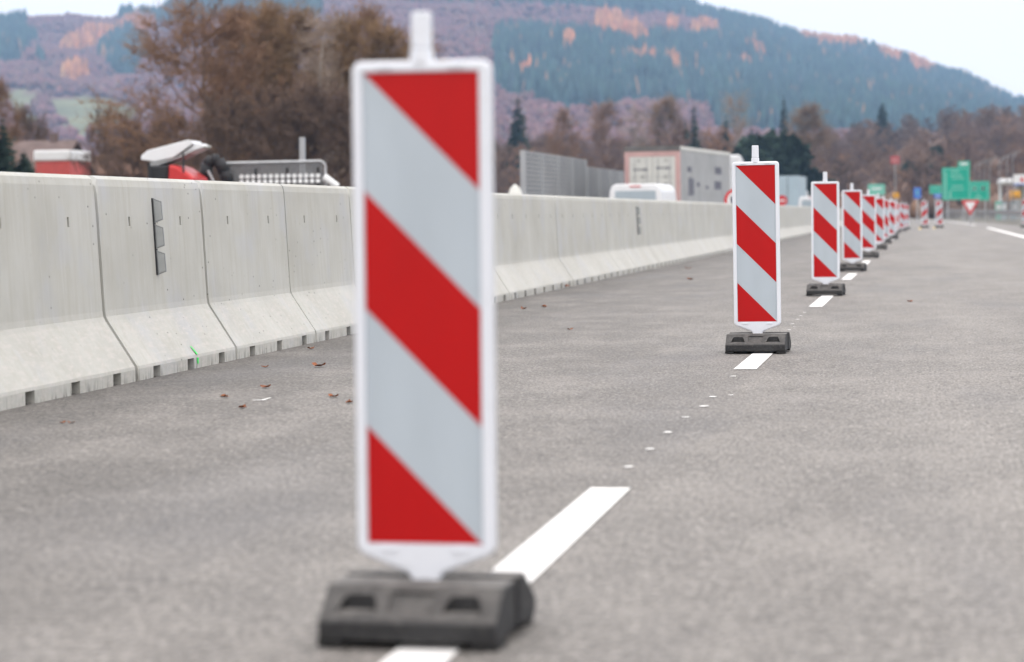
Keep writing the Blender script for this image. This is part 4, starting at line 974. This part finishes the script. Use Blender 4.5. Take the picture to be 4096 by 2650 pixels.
for kind, nm, (h0, h1), wr, pr in ((0, 'conifer_forest', (13, 22), .21, cone), (1, 'bare_forest', (5.5, 9), .95, lumps), (2, 'larch_groves', (12, 20), .24, cone)):
    sel = (kk == kind) & inview
    if kind == 1: sel &= rng.uniform(0, 1, N) < .8
    n = sel.sum(); hs = rng.uniform(h0, h1, n); base = np.array(COVER[('conifer', 'bare', 'larch')[kind]]); cols = base[None] * (rng.uniform(.88, 1.12, (n, 1)) if kind == 1 else rng.uniform(.6, 1.4, (n, 1))) * (1 + rng.normal(0, .05, (n, 3)))
    if kind == 1: cols[rng.uniform(0, 1, n) < .05] = np.array((.20, .125, .10))
    if kind == 0: cols[rng.uniform(0, 1, n) < .03] = np.array((.24, .14, .075))
    o = scatter(nm, pts[sel], hs, hs * wr, np.clip(cols, 0, 1), pr, M['forest']); tag(o, {0: 'blue green conifer forest covering the mountain', 1: 'purple brown leafless woods on the mountain slopes', 2: 'orange larch groves on the mountain'}[kind], 'forest', kind='stuff')
# brown leafless wood on the low hill and along its foot
wp = []
for s in range(5):
    t, b = bare_segments(seed=40 + s, h=1.0, spread=(.30, .44, .40, .34, .46)[s], limbs=17, subs=5, twigs=4, fine=1, tr=.012, low=.04, up=.62, twr=.0048); V1, F1 = tubes_np(t, 4); V2, F2 = tubes_np(b, 3); wp.append((np.concatenate([V1, V2]), np.concatenate([F1, F2 + len(V1)])))
N = 480; px = rng.uniform(1880, 4300, N); D = np.sqrt(rng.uniform(335 ** 2, 745 ** 2, N)); X, Yy = place(px, D); Z = height(px, D, HILL, HD0, HD1) - .6; pts = np.stack([X, Yy, Z], -1)
hs = rng.uniform(6.0, 10, N) * np.where(px < 2900, 1.35, .95); tones = np.array([(.165, .104, .072), (.20, .118, .074), (.16, .104, .084), (.12, .08, .06), (.205, .138, .105)]); cols = tones[rng.randint(0, 5, N)] * rng.uniform(.8, 1.25, (N, 1))
tag(scatter('brown_wood', pts, hs, hs * 1.15, cols, wp, M['wood']), 'blurred brown leafless wood on the low hill behind the road', 'wood', kind='stuff')
# undergrowth between the trunks
N = 2600; px = rng.uniform(1500, 4300, N); D = np.sqrt(rng.uniform(300 ** 2, 735 ** 2, N)); X, Yy = place(px, D); Z = height(px, D, HILL, HD0, HD1) - .5; pts = np.stack([X, Yy, Z], -1); hs = rng.uniform(1.5, 4.5, N)
cols = tones[rng.randint(0, 5, N)] * rng.uniform(.7, 1.2, (N, 1)); tag(scatter('undergrowth', pts, hs, hs * .95, cols, lumps, M['forest']), 'dull brown scrub between the trees of the low hill', 'scrub', kind='stuff')
# scrub behind the left carriageway
N = 700; px = rng.uniform(-100, 1900, N); D = rng.uniform(150, 420, N); X, Yy = place(px, D); pts = np.stack([X, Yy, np.full(N, -.3)], -1); hs = rng.uniform(1.5, 4.2, N); cols = tones[rng.randint(0, 5, N)] * rng.uniform(.6, 1.1, (N, 1))
tag(scatter('hedge_scrub', pts, hs, hs * .9, cols, lumps, M['forest']), 'low brown scrub behind the left carriageway', 'scrub', kind='stuff')

# ------------------------------------------------------------------ haze
hz = MB(); hz.box(-2700, 2700, -400, 3500, -6.0, 420)
vm = bpy.data.materials.new('thin_autumn_haze'); vm.use_nodes = True; vt = vm.node_tree; vt.nodes.clear()
vo = vt.nodes.new('ShaderNodeOutputMaterial'); vp = vt.nodes.new('ShaderNodeVolumePrincipled'); vp.inputs['Density'].default_value = .000185
vp.inputs['Color'].default_value = (.42, .66, 1.0, 1); vp.inputs['Anisotropy'].default_value = .0; vt.links.new(vp.outputs[0], vo.inputs['Volume'])
tag(hz.build('haze', vm), 'thin pale blue haze', 'haze', kind='stuff')
